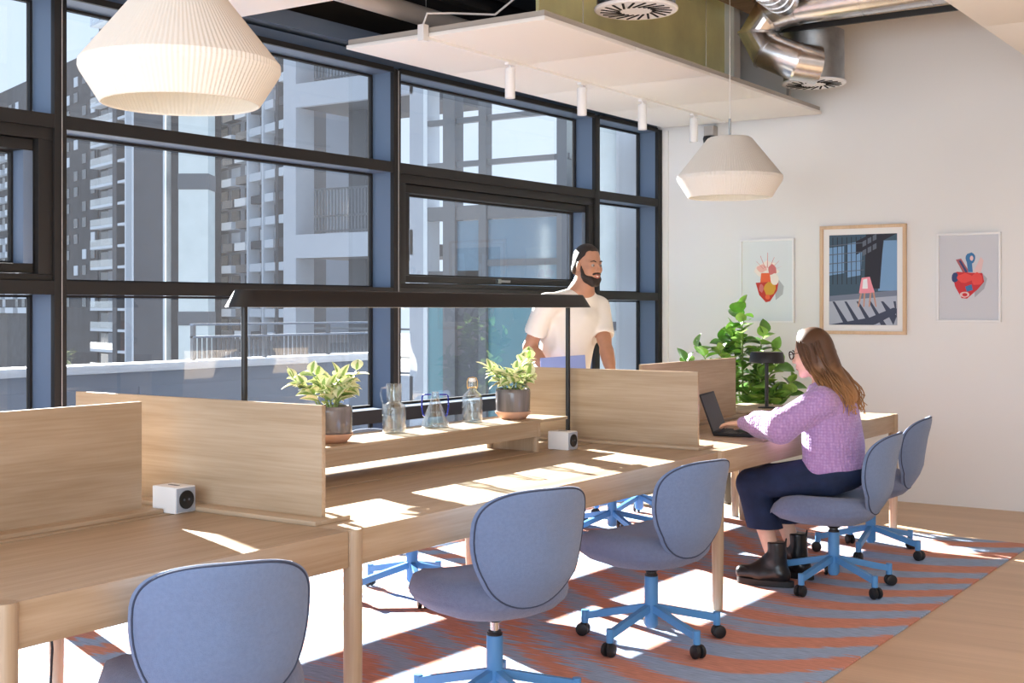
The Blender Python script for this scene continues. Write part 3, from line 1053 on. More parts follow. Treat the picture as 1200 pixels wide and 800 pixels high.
tag(m.build('cable_tray', M['ceil_black'], smooth=False), 'black cable tray in the dark ceiling void', 'tray')

# ============================================================ DESKS
XF, XR, DZ = -2.55, -3.985, 0.74
def leg_mesh():
    m = MB(); m.lathe([(0, 0.0105), (0.021, 0.0105), (0.023, 0.016), (0.028, 0.30), (0.029, 0.735), (0.026, 0.742), (0, 0.742)], 20)
    return m.mesh('leg', M['oak_z'])
LEG = leg_mesh()
def desk(y0, y1, label, legs):
    L = y1 - y0 - 0.004
    t = thing('bench_desk', label, 'desk', ((XF + XR) / 2, y0 + 0.002, 0), 0, 'oak bench desks in a row')
    ox = (XF + XR) / 2
    m = MB(); m.box(-3.22 - ox, XF - 0.024 - ox, 0, L, 0.712, DZ, bev=0.0015); m.build('front_top', M['oak_y'], t)
    m = MB(); m.box(XR + 0.024 - ox, -3.24 - ox, 0, L, 0.712, DZ, bev=0.0015); m.build('rear_top', M['oak_y'], t)
    m = MB(); m.box(XF - 0.024 - ox, XF - ox, 0, L, 0.632, DZ, bev=0.002); m.build('front_apron', M['oak_y'], t)
    m = MB(); m.box(XR - ox, XR + 0.024 - ox, 0, L, 0.632, DZ, bev=0.002); m.build('rear_apron', M['oak_y'], t)
    m = MB(); m.box(-3.245 - ox, -3.215 - ox, 0, L, 0.62, 0.711); m.build('cable_channel', M['gasket'], t, smooth=False)
    for ya in (0.0, L - 0.03):
        m = MB(); m.box(XR + 0.024 - ox, XF - 0.024 - ox, ya, ya + 0.03, 0.64, 0.711); m.build('end_rail', M['oak_x'], t, smooth=False)
    for (lx, ly) in legs:
        link('leg', LEG, t, (lx - ox, ly - y0 - 0.002, 0))
    return t
fx, rx = XF - 0.012, XR + 0.012
desk(-0.80, 1.712, 'oak bench desk cut off at the bottom left corner', [(fx, -0.75), (rx, -0.75), (fx, 0.45), (rx, 0.45)])
desk(1.712, 2.88, 'oak bench desk at the lower left under the tall wooden screen', [(fx, 1.742), (rx, 1.742)])
desk(2.88, 5.47, 'oak bench desk in the middle, with the plant shelf on it', [(fx, 2.912), (rx, 2.912), (fx, 5.438), (rx, 5.438)])
desk(5.47, 8.0, 'far oak bench desk where the woman types', [(fx, 7.97), (rx, 7.97), (-3.62, 7.95), (-3.52, 7.85)])

def divider(label, axis, c, a, b, top=1.10):
    """upright board on a flat foot; axis 0: runs along X at Y=c, axis 1: runs along Y at X=c"""
    mid = (a + b) / 2
    loc = (mid, c, DZ) if axis == 0 else (c, mid, DZ)
    t = thing('desk_divider', label, 'divider', loc, 0, 'oak desk dividers')
    h = (b - a) / 2
    wd = M['oak_x'] if axis == 0 else M['oak_y']
    m = MB()
    if axis == 0:
        m.box(-h, h, -0.009, 0.009, 0.014, top - DZ, bev=0.002)
    else:
        m.box(-0.009, 0.009, -h, h, 0.014, top - DZ, bev=0.002)
    m.build('screen_board', wd, t)
    m = MB()
    if axis == 0:
        m.box(-h, h + 0.04, -0.08, 0.08, 0.0, 0.015, bev=0.004)
    else:
        m.box(-0.065, 0.065, -h, h + 0.04, 0.0, 0.015, bev=0.004)
    m.build('foot_plate', wd, t)
    return t
divider('tall oak divider standing crosswise behind the near socket box', 0, 2.962, -3.92, -2.725)
divider('oak divider running lengthwise along the left edge of the picture', 1, -3.33, 0.9, 2.755)
divider('oak divider standing crosswise between the plant shelf and the laptop', 0, 5.50, -3.66, -2.69)
divider('oak divider running lengthwise behind the open laptop', 1, -3.30, 6.05, 7.24)

def power_box(loc, label):
    t = thing('power_box', label, 'socket box', loc, 0, 'white desktop power boxes')
    m = MB(); m.box(-0.11, 0.0, 0.0, 0.085, 0.0, 0.085, bev=0.004); m.build('housing', M['white_pl'], t)
    m = MB(); m.box(0.0, 0.004, 0.004, 0.081, 0.004, 0.081, bev=0.0015); m.build('face_frame', M['ext_light'], t)
    m = MB(); m.T = Matrix.Translation((0.004, 0.0425, 0.043)) @ Matrix.Rotation(PI / 2, 4, 'Y')
    m.lathe([(0, -0.001), (0.030, -0.001), (0.030, 0.003), (0.026, 0.003), (0.024, 0.0015), (0, 0.0015)], 28)
    m.build('socket', M['black_pl'], t)
    for k in (-1, 1):
        m = MB(); m.T = Matrix.Translation((0.0058, 0.0425 + k * 0.010, 0.043)) @ Matrix.Rotation(PI / 2, 4, 'Y')
        m.lathe([(0, 0), (0.004, 0), (0.004, 0.001), (0, 0.001)], 10)
        m.build('socket_hole', M['ext_steel'], t)
    m = MB(); m.T = Matrix.Translation((-0.055, 0.0425, 0.085))
    m.box(-0.022, 0.022, -0.006, 0.006, -0.001, 0.0012, bev=0.0004); m.build('touch_button', M['ext_steel'], t)
    return t
power_box((-3.215, 2.80, DZ), 'white socket box at the end of the left lengthwise divider')
power_box((-3.155, 5.085, DZ), 'white socket box at the far foot of the black desk lamp')

# cable down the rear leg
m = MB(); m.tube([(-3.62, 2.82, 0.70), (-3.78, 2.82, 0.66), (-3.93, 2.835, 0.60), (-3.925, 2.84, 0.4), (-3.90, 2.84, 0.2), (-3.86, 2.80, 0.02), (-3.80, 2.6, 0.016), (-3.7, 2.3, 0.016)], 0.005, 8)
tag(m.build('power_cable', M['black_pl']), 'black cable hanging down the rear leg of the near desk', 'cable')

# ------------------------------------------------------------ plant shelf
SX0, SX1, SY0, SY1, SZ = -3.53, -3.245, 3.055, 4.99, 0.885
t = thing('desk_shelf', 'long raised oak shelf on the middle desk carrying plants and bottles', 'shelf', ((SX0 + SX1) / 2, SY0, DZ))
hw = (SX1 - SX0) / 2
m = MB(); m.box(-hw, hw, 0, SY1 - SY0 + 0.24, SZ - DZ - 0.014, SZ - DZ, bev=0.002); m.build('shelf_top', M['oak_y'], t)
for sg in (-1, 1):
    m = MB(); m.box(*sorted((sg * hw, sg * (hw - 0.02))), 0.0, SY1 - SY0, SZ - DZ - 0.075, SZ - DZ - 0.0142); m.build('shelf_apron', M['oak_y'], t, smooth=False)
for yy in (0.0, SY1 - SY0 - 0.02):
    m = MB(); m.box(-hw + 0.0205, hw - 0.0205, yy, yy + 0.02, 0.0, SZ - DZ - 0.0142); m.build('end_panel', M['oak_z'], t, smooth=False)
for sg in (-1, 1):
    for yy in (0.02, SY1 - SY0 - 0.022):
        m = MB(); m.cyl((sg * (hw - 0.014), yy, 0), 0.016, 0, SZ - DZ - 0.0145, 16); m.build('leg', M['oak_z'], t)
# low riser on the far desk, under the small lamp
t = thing('desk_shelf', 'low oak riser on the far desk under the small black lamp', 'shelf', (-3.40, 7.35, DZ))
m = MB(); m.box(-0.17, 0.17, 0, 0.62, 0.012, 0.028, bev=0.002); m.build('shelf_top', M['oak_y'], t)
for yy in (0.02, 0.58):
    m = MB(); m.box(-0.16, 0.16, yy, yy + 0.02, 0.0, 0.012); m.build('end_panel', M['oak_x'], t, smooth=False)

# ------------------------------------------------------------ long black desk lamp
LX = -3.385
t = thing('desk_lamp', 'long black linear desk lamp on two thin posts over the plant shelf', 'desk lamp', (LX, 4.42, DZ))
def bar_section(y):
    return [(-0.075, y, 0.664), (0.075, y, 0.664), (0.048, y, 0.722), (0.040, y, 0.727), (-0.040, y, 0.727), (-0.048, y, 0.722)]
m = MB()
ends = []
for q, (yy, sc) in enumerate(((-1.215, 0.30), (-1.205, 0.62), (-1.18, 0.9), (-1.145, 1.0), (1.095, 1.0), (1.13, 0.97), (1.145, 0.9))):
    lift = -0.03 * (1 - sc) if q < 3 else 0
    row = []
    for (x, y, z) in bar_section(yy):
        dy = 0.0
        if z > 0.70:
            dy = 0.028 if q < 3 else (-0.03 if q > 4 else 0)
        row.append((x * sc, y + dy, z))
    ends.append(row)
m.grid(ends, close_u=True)
m.f.append(tuple(range(5, -1, -1))); m.m.append(0)
nn = len(ends) * 6
m.f.append(tuple(nn - 6 + k for k in range(6))); m.m.append(0)
m.build('lamp_bar', M['black_mt'], t, angle=50)
m = MB(); m.box(-0.05, 0.05, -1.1, 1.05, 0.6625, 0.6638); m.build('light_strip', M['white_pl'], t, smooth=False)
for yy in (-1.155, 1.036):
    zb = 0.0153 if yy > 0.6 else SZ - DZ + 0.0003
    m = MB(); m.cyl((0.0, yy, 0), 0.0115, zb + 0.006, 0.665, 14); m.build('post', M['black_mt'], t)
    m = MB(); m.lathe([(0, 0), (0.025, 0), (0.027, 0.003), (0.025, 0.006), (0, 0.006)], 28, (0, yy, zb)); m.build('base_disc', M['black_mt'], t)

# small task lamp on the riser
t = thing('desk_lamp', 'small black desk lamp with a flat drum shade by the big green plant', 'desk lamp', (-3.27, 7.66, DZ + 0.028))
m = MB(); m.lathe([(0, 0), (0.055, 0), (0.056, 0.004), (0.053, 0.007), (0, 0.007)], 32); m.build('base_disc', M['black_mt'], t)
m = MB(); m.cyl((0, 0, 0), 0.0115, 0.006, 0.29, 14); m.build('post', M['black_mt'], t)
m = MB(); m.lathe([(0.0, 0.355), (0.098, 0.355), (0.103, 0.350), (0.112, 0.290), (0.108, 0.286), (0.104, 0.290), (0.097, 0.343), (0, 0.343)], 40); m.build('shade', M['black_mt'], t)
m = MB(); m.cyl((0, 0, 0), 0.03, 0.285, 0.343, 16); m.build('lamp_head', M['black_mt'], t)

# ------------------------------------------------------------ potted plants on the shelf
def leaf_mesh(name, L, Wd, matx, droop=0.3, fold=0.15, seg=6, tipped=True):
    """leaf with midrib fold and droop; grows along +X, UV across the blade"""
    v, f, uv = [], [], []
    for i in range(seg + 1):
        s_ = i / seg
        w = Wd * (math.sin(PI * min(1, s_ ** 0.75)) ** 0.75 if 0 < s_ < 1 else 0.02)
        x = L * s_
        z = L * (0.25 * s_ - droop * s_ * s_)
        for j, q in enumerate((-1, -0.5, 0, 0.5, 1)):
            v.append((x, q * w, z + abs(q) * w * fold * 2))
            uv.append((0.5 + q * 0.5, s_))
    for i in range(seg):
        for j in range(4):
            a = i * 5 + j
            f.append((a, a + 5, a + 6, a + 1))
    me = bpy.data.meshes.new(name)
    me.from_pydata(v, [], f)
    l = me.uv_layers.new(name='UVMap')
    for p in me.polygons:
        for li in p.loop_indices:
            l.data[li].uv = uv[me.loops[li].vertex_index]
    me.materials.append(matx)
    me.polygons.foreach_set('use_smooth', [True] * len(me.polygons))
    return me
LV = [leaf_mesh('leaf', 0.085, 0.027, M['leaf_var'], 0.35), leaf_mesh('leaf', 0.075, 0.026, M['leaf_var'], 0.15), leaf_mesh('leaf', 0.060, 0.022, M['leaf_var'], 0.55)]
def pot_plant(loc, label, seed, nl=105):
    rnd = random.Random(seed)
    t = thing('potted_plant', label, 'potted plant', loc, 0, 'variegated plants on the desk shelf')
    m = MB(); m.lathe([(0, 0), (0.055, 0), (0.062, 0.004), (0.083, 0.028), (0.085, 0.036), (0.081, 0.036), (0.06, 0.010), (0, 0.008)], 36); m.build('saucer', M['pot_terra'], t)
    m = MB(); m.lathe([(0, 0.011), (0.066, 0.011), (0.074, 0.020), (0.080, 0.045), (0.082, 0.12), (0.080, 0.137), (0.077, 0.140), (0.073, 0.136), (0.072, 0.125), (0, 0.125)], 40); m.build('pot', M['pot_grey'], t)
    m = MB(); m.lathe([(0, 0.131), (0.04, 0.130), (0.0715, 0.126), (0, 0.1255)], 20); m.build('soil', M['soil'], t)
    # stems: one mesh each
    stems = []
    for k in range(11):
        a = 2 * PI * k / 11 + rnd.uniform(-0.3, 0.3)
        r = rnd.uniform(0.01, 0.045)
        h = rnd.uniform(0.06, 0.15)
        lean = rnd.uniform(0.2, 0.85)
        p0 = Vector((r * math.cos(a), r * math.sin(a), 0.125))
        p1 = p0 + Vector((math.cos(a) * lean * h * 0.45, math.sin(a) * lean * h * 0.45, h * 0.6))
        p2 = p0 + Vector((math.cos(a) * lean * h * 1.1, math.sin(a) * lean * h * 1.1, h))
        m = MB(); m.tube([p0, p1, p2], [0.0035, 0.003, 0.002], 6); m.build('stem', M['stem'], t)
        stems.append((p0, p1, p2, a))
    for i in range(nl):
        p0, p1, p2, a = stems[i % 11]
        s_ = 1.0 if i < 22 else rnd.uniform(0.25, 0.95)
        p = p1 + (p2 - p1) * max(0, (s_ - 0.5) * 2) if s_ > 0.5 else p0 + (p1 - p0) * s_ * 2
        if p.z < 0.145:
            p.z = 0.145
        az = a + rnd.uniform(-1.5, 1.5)
        el = rnd.uniform(-0.35, 0.6) if i >= 33 else rnd.uniform(0.2, 1.2)
        o = link('leaf', LV[i % 3], t, p)
        o.rotation_euler = (rnd.uniform(-0.5, 0.5), -el, az)
        sc = rnd.uniform(0.65, 1.05)
        o.scale = (sc, sc * 1.1, sc)
    return t
pot_plant((-3.365, 3.70, SZ), 'variegated plant in a grey glazed pot beside the crosswise divider on the left', 3)
pot_plant((-3.385, 4.97, SZ), 'variegated plant in a grey glazed pot at the far end of the shelf', 8)

# ------------------------------------------------------------ glass carafes
def carafe(loc):
    t = thing('carafe', 'clear glass carafe with a small cup over its neck, nearest the left plant', 'carafe', loc)
    m = MB(); m.lathe([(0, 0.002), (0.046, 0.002), (0.049, 0.006), (0.049, 0.105), (0.046, 0.118), (0.026, 0.126), (0.0235, 0.132), (0.0235, 0.185), (0.026, 0.190), (0.022, 0.190), (0.0205, 0.132), (0.042, 0.112), (0.0455, 0.103), (0.0455, 0.009), (0, 0.007)], 36); m.build('bottle_body', M['bottle'], t)
    m = MB(); m.lathe([(0, 0.0085), (0.0445, 0.0085), (0.0445, 0.075), (0, 0.075)], 30); m.build('water', M['water'], t)
    m = MB(); m.lathe([(0, 0.206), (0.030, 0.206), (0.0315, 0.203), (0.0315, 0.134), (0.029, 0.134), (0.029, 0.202), (0, 0.203)], 30); m.build('drinking_cup', M['bottle'], t)
    m = MB(); m.tube([(-0.027, -0.012, 0.19), (-0.048, -0.022, 0.185), (-0.052, -0.024, 0.16), (-0.046, -0.021, 0.13), (-0.040, -0.018, 0.112)], 0.004, 8); m.build('handle', M['bottle'], t)
carafe((-3.40, 4.12, SZ))
def flask(loc):
    t = thing('carafe', 'conical clear flask with two cobalt blue handles between carafe and bottle', 'carafe', loc)
    m = MB(); m.lathe([(0, 0.002), (0.058, 0.002), (0.061, 0.007), (0.058, 0.02), (0.018, 0.125), (0.0145, 0.140), (0.0145, 0.150), (0.0165, 0.154), (0.0125, 0.154), (0.0115, 0.140), (0.015, 0.125), (0.055, 0.018), (0.055, 0.008), (0, 0.007)], 36); m.build('flask_body', M['bottle'], t)
    m = MB(); m.lathe([(0, 0.0085), (0.0535, 0.0085), (0.053, 0.018), (0.034, 0.066), (0, 0.066)], 30); m.build('water', M['water'], t)
    for sg in (-1, 1):
        ux, uy = 0.826 * sg, 0.5635 * sg
        m = MB(); m.tube([(ux * 0.018, uy * 0.018, 0.142), (ux * 0.048, uy * 0.048, 0.142), (ux * 0.056, uy * 0.056, 0.134), (ux * 0.058, uy * 0.058, 0.09), (ux * 0.052, uy * 0.052, 0.055), (ux * 0.045, uy * 0.045, 0.048)], 0.0035, 8)
        m.build('handle', M['blue_glass'], t)
flask((-3.41, 4.41, SZ))
def swing_bottle(loc):
    t = thing('swing_top_bottle', 'clear swing-top glass bottle with a gold wire stopper beside the right plant', 'bottle', loc)
    m = MB(); m.lathe([(0, 0.002), (0.043, 0.002), (0.046, 0.006), (0.046, 0.108), (0.040, 0.126), (0.022, 0.142), (0.017, 0.155), (0.017, 0.182), (0.013, 0.182), (0.013, 0.155), (0.037, 0.122), (0.0425, 0.107), (0.0425, 0.009), (0, 0.007)], 36); m.build('bottle_body', M['bottle'], t)
    m = MB(); m.lathe([(0, 0.0085), (0.0415, 0.0085), (0.0415, 0.088), (0, 0.088)], 30); m.build('water', M['water'], t)
    m = MB(); m.lathe([(0, 0.183), (0.015, 0.183), (0.017, 0.188), (0.014, 0.198), (0, 0.2)], 20); m.build('stopper', M['white_pl'], t)
    gold = mat('gold_wire', (0.75, 0.48, 0.18), 0.3, 0.9)
    m = MB()
    for sg in (-1, 1):
        m.tube([(0, 0.0, 0.203), (sg * 0.014, sg * 0.009, 0.200), (sg * 0.019, sg * 0.013, 0.185), (sg * 0.019, sg * 0.013, 0.160), (sg * 0.016, sg * 0.011, 0.150)], 0.0022, 6)
    m.tube([(0.019 * math.cos(a), 0.019 * math.sin(a), 0.158) for a in [2 * PI * k / 16 for k in range(17)]], 0.002, 6)
    m.build('wire_clasp', gold, t)
swing_bottle((-3.43, 4.71, SZ))

# ------------------------------------------------------------ laptop
LP = Vector((-2.918, 6.22, DZ))
t = thing('laptop', 'open dark laptop in front of the woman', 'laptop', LP, math.radians(12))
m = MB(); m.box(0.0, 0.215, -0.155, 0.155, 0.003, 0.015, bev=0.003); m.build('keyboard_base', M['laptop'], t)
m = MB()
for r in range(5):
    for c in range(12):
        m.box(0.045 + r * 0.019, 0.045 + r * 0.019 + 0.015, -0.132 + c * 0.0222, -0.132 + c * 0.0222 + 0.018, 0.015, 0.0164)
m.build('keys', M['black_pl'], t, smooth=False)
m = MB(); m.box(0.155, 0.208, -0.05, 0.05, 0.015, 0.0154); m.build('touchpad', M['screen'], t, smooth=False)
m = MB(); m.T = Matrix.Translation((0.002, 0, 0.012)) @ Matrix.Rotation(math.radians(-20), 4, 'Y')
m.box(-0.005, 0.002, -0.155, 0.155, 0.0, 0.215, bev=0.0025); l_ = m.build('lid', M['laptop'], t)
m = MB(); m.T = Matrix.Translation((0.002, 0, 0.012)) @ Matrix.Rotation(math.radians(-20), 4, 'Y')
m.box(0.0021, 0.0028, -0.147, 0.147, 0.012, 0.205); m.build('screen', M['screen'], t, smooth=False)
m = MB(); m.tube([(0.0, -0.12, 0.011), (0.0, 0.12, 0.011)], 0.006, 10); m.build('hinge', M['laptop'], t)

# ------------------------------------------------------------ tall plant behind the far desk
def rubber_leaf(name, L, Wd, mt):
    return leaf_mesh(name, L, Wd, mt, droop=0.28, fold=0.12, seg=6)
BL = [rubber_leaf('leaf', 0.145, 0.064, M['leaf_big']), rubber_leaf('leaf', 0.125, 0.058, M['leaf_big2']), rubber_leaf('leaf', 0.135, 0.060, M['leaf_big']), rubber_leaf('leaf', 0.11, 0.052, M['leaf_big2'])]
rnd = random.Random(21)
t = thing('floor_plant', 'tall bushy plant with round glossy green leaves standing by the back wall', 'plant', (-3.86, 8.62, 0))
m = MB(); m.lathe([(0, 0), (0.15, 0), (0.17, 0.02), (0.20, 0.36), (0.205, 0.40), (0.185, 0.40), (0.18, 0.36), (0, 0.35)], 36); m.build('planter', M['pot_black'], t)
m = MB(); m.lathe([(0, 0.375), (0.1, 0.372), (0.182, 0.365), (0, 0.36)], 20); m.build('soil', M['soil'], t)
branches = []
tips = [(-0.02, 0.02, 1.42), (0.02, -0.08, 1.30), (-0.12, 0.05, 1.25), (-0.30, -0.14, 1.12), (-0.22, 0.12, 1.17), (-0.36, -0.22, 1.02), (0.14, 0.05, 1.22), (0.20, 0.13, 1.10),
        (0.28, -0.04, 1.02), (0.33, 0.12, 0.88), (0.36, 0.02, 0.80), (0.20, -0.12, 0.93), (-0.10, -0.18, 1.10), (0.05, 0.16, 1.05), (-0.02, -0.2, 0.95), (0.24, -0.02, 0.78), (0.12, -0.16, 0.82), (-0.2, -0.1, 0.95)]
for (x, y, z) in tips:
    p0 = Vector((x * 0.12, y * 0.12, 0.36))
    p3 = Vector((x, y, z))
    p1 = Vector((x * 0.25, y * 0.25, 0.36 + (z - 0.36) * 0.4))
    p2 = Vector((x * 0.65, y * 0.65, 0.36 + (z - 0.36) * 0.78))
    m = MB(); m.tube([p0, p1, p2, p3], [0.008, 0.007, 0.005, 0.003], 7); m.build('branch', M['stem'], t)
    branches.append((p1, p2, p3))
ia = 0
for bi, (p1, p2, p3) in enumerate(branches):
    for k in range(15):
        s_ = 1.0 - k * 0.050 - rnd.uniform(0, 0.02)
        p = p2 + (p3 - p2) * ((s_ - 0.5) * 2) if s_ > 0.5 else p1 + (p2 - p1) * s_ * 2
        o = link('leaf', BL[rnd.randrange(4)], t, p)
        az = ia * 2.4 + rnd.uniform(-0.4, 0.4)
        ia += 1
        el = rnd.uniform(0.9, 1.4) if k < 2 else rnd.uniform(-0.15, 0.75)
        o.rotation_euler = (rnd.uniform(-0.5, 0.5), -el, az)
        sc = rnd.uniform(0.7, 1.1) * (0.8 if k < 2 else 1)
        o.scale = (sc, sc, sc)

# ============================================================ PICTURES
def blob(m, pts, mi, y, cx, cz, s):
    v = [(cx + x * s, y, cz + z * s) for x, z in pts]
    m.add(v, [tuple(range(len(v)))], mi)
def circ(cx, cz, rx_, rz_, n=18, a0=0.0, wob=0.0, seed=0):
    r = random.Random(seed)
    return [(cx + rx_ * math.cos(2 * PI * k / n + a0) * (1 + r.uniform(-wob, wob)), cz + rz_ * math.sin(2 * PI * k / n + a0) * (1 + r.uniform(-wob, wob))) for k in range(n)]
def framed(label, x0, x1, z0, z1, fmat, fw, mount, bgc, art):
    cx, cz = (x0 + x1) / 2, (z0 + z1) / 2
    t = thing('framed_picture', label, 'picture', (cx, YB, cz))
    hx, hz = (x1 - x0) / 2, (z1 - z0) / 2
    m = MB()
    for b in ((-hx, hx, hz - fw, hz), (-hx, hx, -hz, -hz + fw), (-hx, -hx + fw, -hz + fw, hz - fw), (hx - fw, hx, -hz + fw, hz - fw)):
        m.box(b[0], b[1], -0.032, -0.001, b[2], b[3], bev=0.002)
    m.build('picture_frame', fmat, t)
    m = MB(); m.box(-hx + fw, hx - fw, -0.012, -0.004, -hz + fw, hz - fw); m.build('mount_board', M['passe'], t, smooth=False)
    px, pz = hx - fw - mount, hz - fw - mount
    m = MB()
    m.box(-px, px, -0.0135, -0.0122, -pz, pz)
    mats = [bgc]
    art(m, mats, px, pz)
    m.build('art_print', mats, t, smooth=False)
    return t
def pm(name, r, g, b):
    return mat('print_' + name, srgb(r, g, b), 0.5)
def heart_a(m, mats, px, pz):
    mats += [pm('red', 198, 58, 44), pm('orange', 236, 106, 60), pm('pink', 238, 186, 176), pm('cream', 244, 232, 222), pm('mustard', 214, 160, 52), pm('rose', 214, 120, 118), pm('soft_grey', 176, 180, 184)]
    s = px
    y = -0.0140
    def B(pts, mi):
        nonlocal y
        blob(m, pts, mi, y, 0, 0, s); y -= 0.0002
    B([(0.42, 0.10), (0.66, -0.2), (0.62, -0.5), (0.34, -0.72), (0.3, -0.3)], 7)
    B(circ(-0.02, 0.36, 0.42, 0.40, 16, 0, 0.25, 2), 4)
    B(circ(-0.20, 0.48, 0.20, 0.14, 12, 0, 0.2, 3), 3)
    B(circ(0.20, 0.42, 0.18, 0.2, 12, 0, 0.2, 4), 6)
    for (a, r) in ((2.2, 0.75), (1.9, 0.85), (1.55, 0.92), (1.2, 0.8), (0.9, 0.78), (0.6, 0.7)):
        c, d = math.cos(a), math.sin(a)
        B([(c * 0.25 - d * 0.015, 0.25 + d * 0.25), (c * 0.25 + d * 0.015, 0.25 + d * 0.25), (c * r + d * 0.008, 0.15 + d * r), (c * r - d * 0.008, 0.15 + d * r)], 6)
    B([(-0.24, 0.30), (0.10, 0.30), (0.16, -0.08), (-0.28, -0.08)], 2)
    B([(-0.46, -0.06), (0.46, -0.02), (0.40, -0.36), (0.12, -0.76), (-0.05, -0.80), (-0.32, -0.52)], 1)
    B(circ(0.10, -0.30, 0.24, 0.26, 14, 0, 0.15, 5), 5)
    B(circ(0.30, 0.06, 0.16, 0.22, 12, 0, 0.1, 6), 4)
    B(circ(-0.24, -0.26, 0.10, 0.16, 10, 0, 0.2, 7), 6)
    B(circ(0.02, -0.60, 0.10, 0.10, 10, 0, 0.1, 8), 2)
def heart_b(m, mats, px, pz):
    mats += [pm('crimson', 202, 40, 48), pm('scarlet', 228, 72, 66), pm('pale_pink', 226, 192, 190), pm('steel_blue', 58, 118, 168), pm('navy', 48, 64, 110), pm('dusty_red', 168, 92, 98), pm('pale_shadow', 168, 170, 178)]
    s = px
    y = -0.0140
    def B(pts, mi):
        nonlocal y
        blob(m, pts, mi, y, 0, 0, s); y -= 0.0002
    B([(0.40, 0.2), (0.62, -0.05), (0.52, -0.4), (0.2, -0.7), (0.2, -0.2)], 7)
    B([(-0.44, 0.62), (-0.26, 0.66), (0.02, 0.20), (-0.16, 0.10)], 6)
    B([(-0.34, 0.58), (-0.27, 0.60), (-0.04, 0.20), (-0.10, 0.16)], 5)
    B([(0.50, 0.58), (0.40, 0.70), (0.14, 0.16), (0.40, 0.10)], 3)
    B(circ(0.06, 0.66, 0.17, 0.20, 14, 0, 0.08, 1), 4)
    B([(-0.08, 0.62), (0.10, 0.60), (0.14, 0.18), (-0.02, 0.18)], 4)
    B(circ(0.10, 0.66, 0.06, 0.09, 10), 3)
    B([(-0.56, 0.10), (-0.40, 0.20), (0.10, 0.16), (0.46, 0.14), (0.52, -0.16), (0.30, -0.42), (-0.06, -0.74), (-0.24, -0.72), (-0.46, -0.32)], 1)
    B(circ(-0.46, 0.0, 0.12, 0.18, 12, 0, 0.1, 2), 5)
    B(circ(-0.12, -0.02, 0.26, 0.16, 12, 0, 0.15, 3), 2)
    B(circ(0.28, -0.06, 0.20, 0.22, 12, 0, 0.15, 4), 2)
    B([(-0.12, -0.32), (0.10, -0.24), (0.14, -0.44), (-0.06, -0.50)], 4)
    B(circ(-0.14, -0.60, 0.16, 0.10, 12, 0, 0.1, 5), 3)
    B(circ(-0.13, -0.60, 0.09, 0.06, 10), 1)
def street(m, mats, px, pz):
    mats += [pm('night_building', 34, 34, 46), pm('sky_glass', 120, 160, 200), pm('teal_glass', 62, 86, 104), pm('pavement', 172, 180, 196), pm('shade_stripe', 58, 66, 88), pm('plaza', 116, 126, 146), pm('pink_cloth', 236, 150, 166), pm('tan_legs', 198, 150, 128), pm('grid_line', 96, 104, 118), pm('bright', 236, 238, 244)]
    y = -0.0140
    def B(pts, mi):
        nonlocal y
        m.add([(x * px, y, z * pz) for x, z in pts], [tuple(range(len(pts)))], mi); y -= 0.00015
    B([(-1, -0.42), (1, -0.42), (1, 1), (-1, 1)], 3)
    B([(0.45, -0.25), (1, -0.25), (1, 0.85), (0.62, 0.85)], 2)
    B([(-1, 0.10), (-0.55, 0.15), (-0.55, 0.75), (-1, 0.72)], 2)
    B([(-0.45, 0.05), (-0.05, 0.1), (0.0, 0.86), (-0.45, 0.8)], 2)
    B([(0.05, -0.2), (0.5, -0.2), (0.62, 1), (0.1, 1)], 1)
    B([(-0.2, 0.55), (1, 1), (0.25, 1), (-0.2, 0.85)], 1)
    for k in range(7):
        x = -0.9 + k * 0.14
        B([(x, -0.1), (x + 0.02, -0.1), (x + 0.02, 0.95), (x, 0.95)], 1)
    for k in range(4):
        z = 0.15 + k * 0.2
        B([(-1, z), (0.05, z + 0.06), (0.05, z + 0.075), (-1, z + 0.02)], 9)
    for k in range(3):
        for j in range(2):
            B([(0.0 + k * 0.15, 0.52 + j * 0.2 + k * 0.06), (0.11 + k * 0.15, 0.56 + j * 0.2 + k * 0.06), (0.11 + k * 0.15, 0.68 + j * 0.2 + k * 0.06), (0.0 + k * 0.15, 0.64 + j * 0.2 + k * 0.06)], 9)
    B([(-1, -1), (1, -1), (1, -0.24), (-1, -0.36)], 6)
    B([(-1, -1), (1, -1), (1, -0.36), (-1, -0.48)], 4)
    for k in range(6):
        x = -0.9 + k * 0.36
        B([(x, -0.48), (min(1, x + 0.07), -0.48), (min(1, x + 0.52), -1 if x + 0.52 < 1 else -0.8), (min(1, x + 0.36), -1 if x + 0.36 < 1 else -0.85)], 5)
    B([(-1, -1), (0.2, -0.84), (0.9, -0.62), (1, -0.64), (1, -0.74), (0.4, -0.98), (0.3, -1)], 5)
    for (x0, x1) in ((-0.06, -0.14), (0.04, 0.02), (0.22, 0.18), (0.30, 0.38)):
        B([(x0, -0.28), (x0 + 0.05, -0.28), (x1 + 0.04, -0.60), (x1, -0.60)], 8)
    B([(-0.02, 0.04), (0.22, 0.06), (0.28, -0.10), (0.36, -0.28), (0.15, -0.30), (-0.10, -0.30), (-0.06, -0.10)], 7)
    B([(0.02, 0.0), (0.14, 0.02), (0.16, -0.2), (0.0, -0.2)], 10)
framed('white framed print of an orange and red collage heart, left of the three', -4.18, -3.74, 1.287, 1.93, M['frame_white'], 0.014, 0.002, pm('pale_grey_a', 222, 228, 230), heart_a)
framed('wood framed print of a pink draped stool on a plaza, in the middle', -3.535, -2.888, 1.208, 2.012, M['frame_wood'], 0.024, 0.045, pm('base_blue', 70, 90, 110), street)
framed('white framed print of a red and blue collage heart, right of the three', -2.669, -2.232, 1.303, 1.93, M['frame_white'], 0.014, 0.002, pm('pale_grey_b', 204, 206, 212), heart_b)

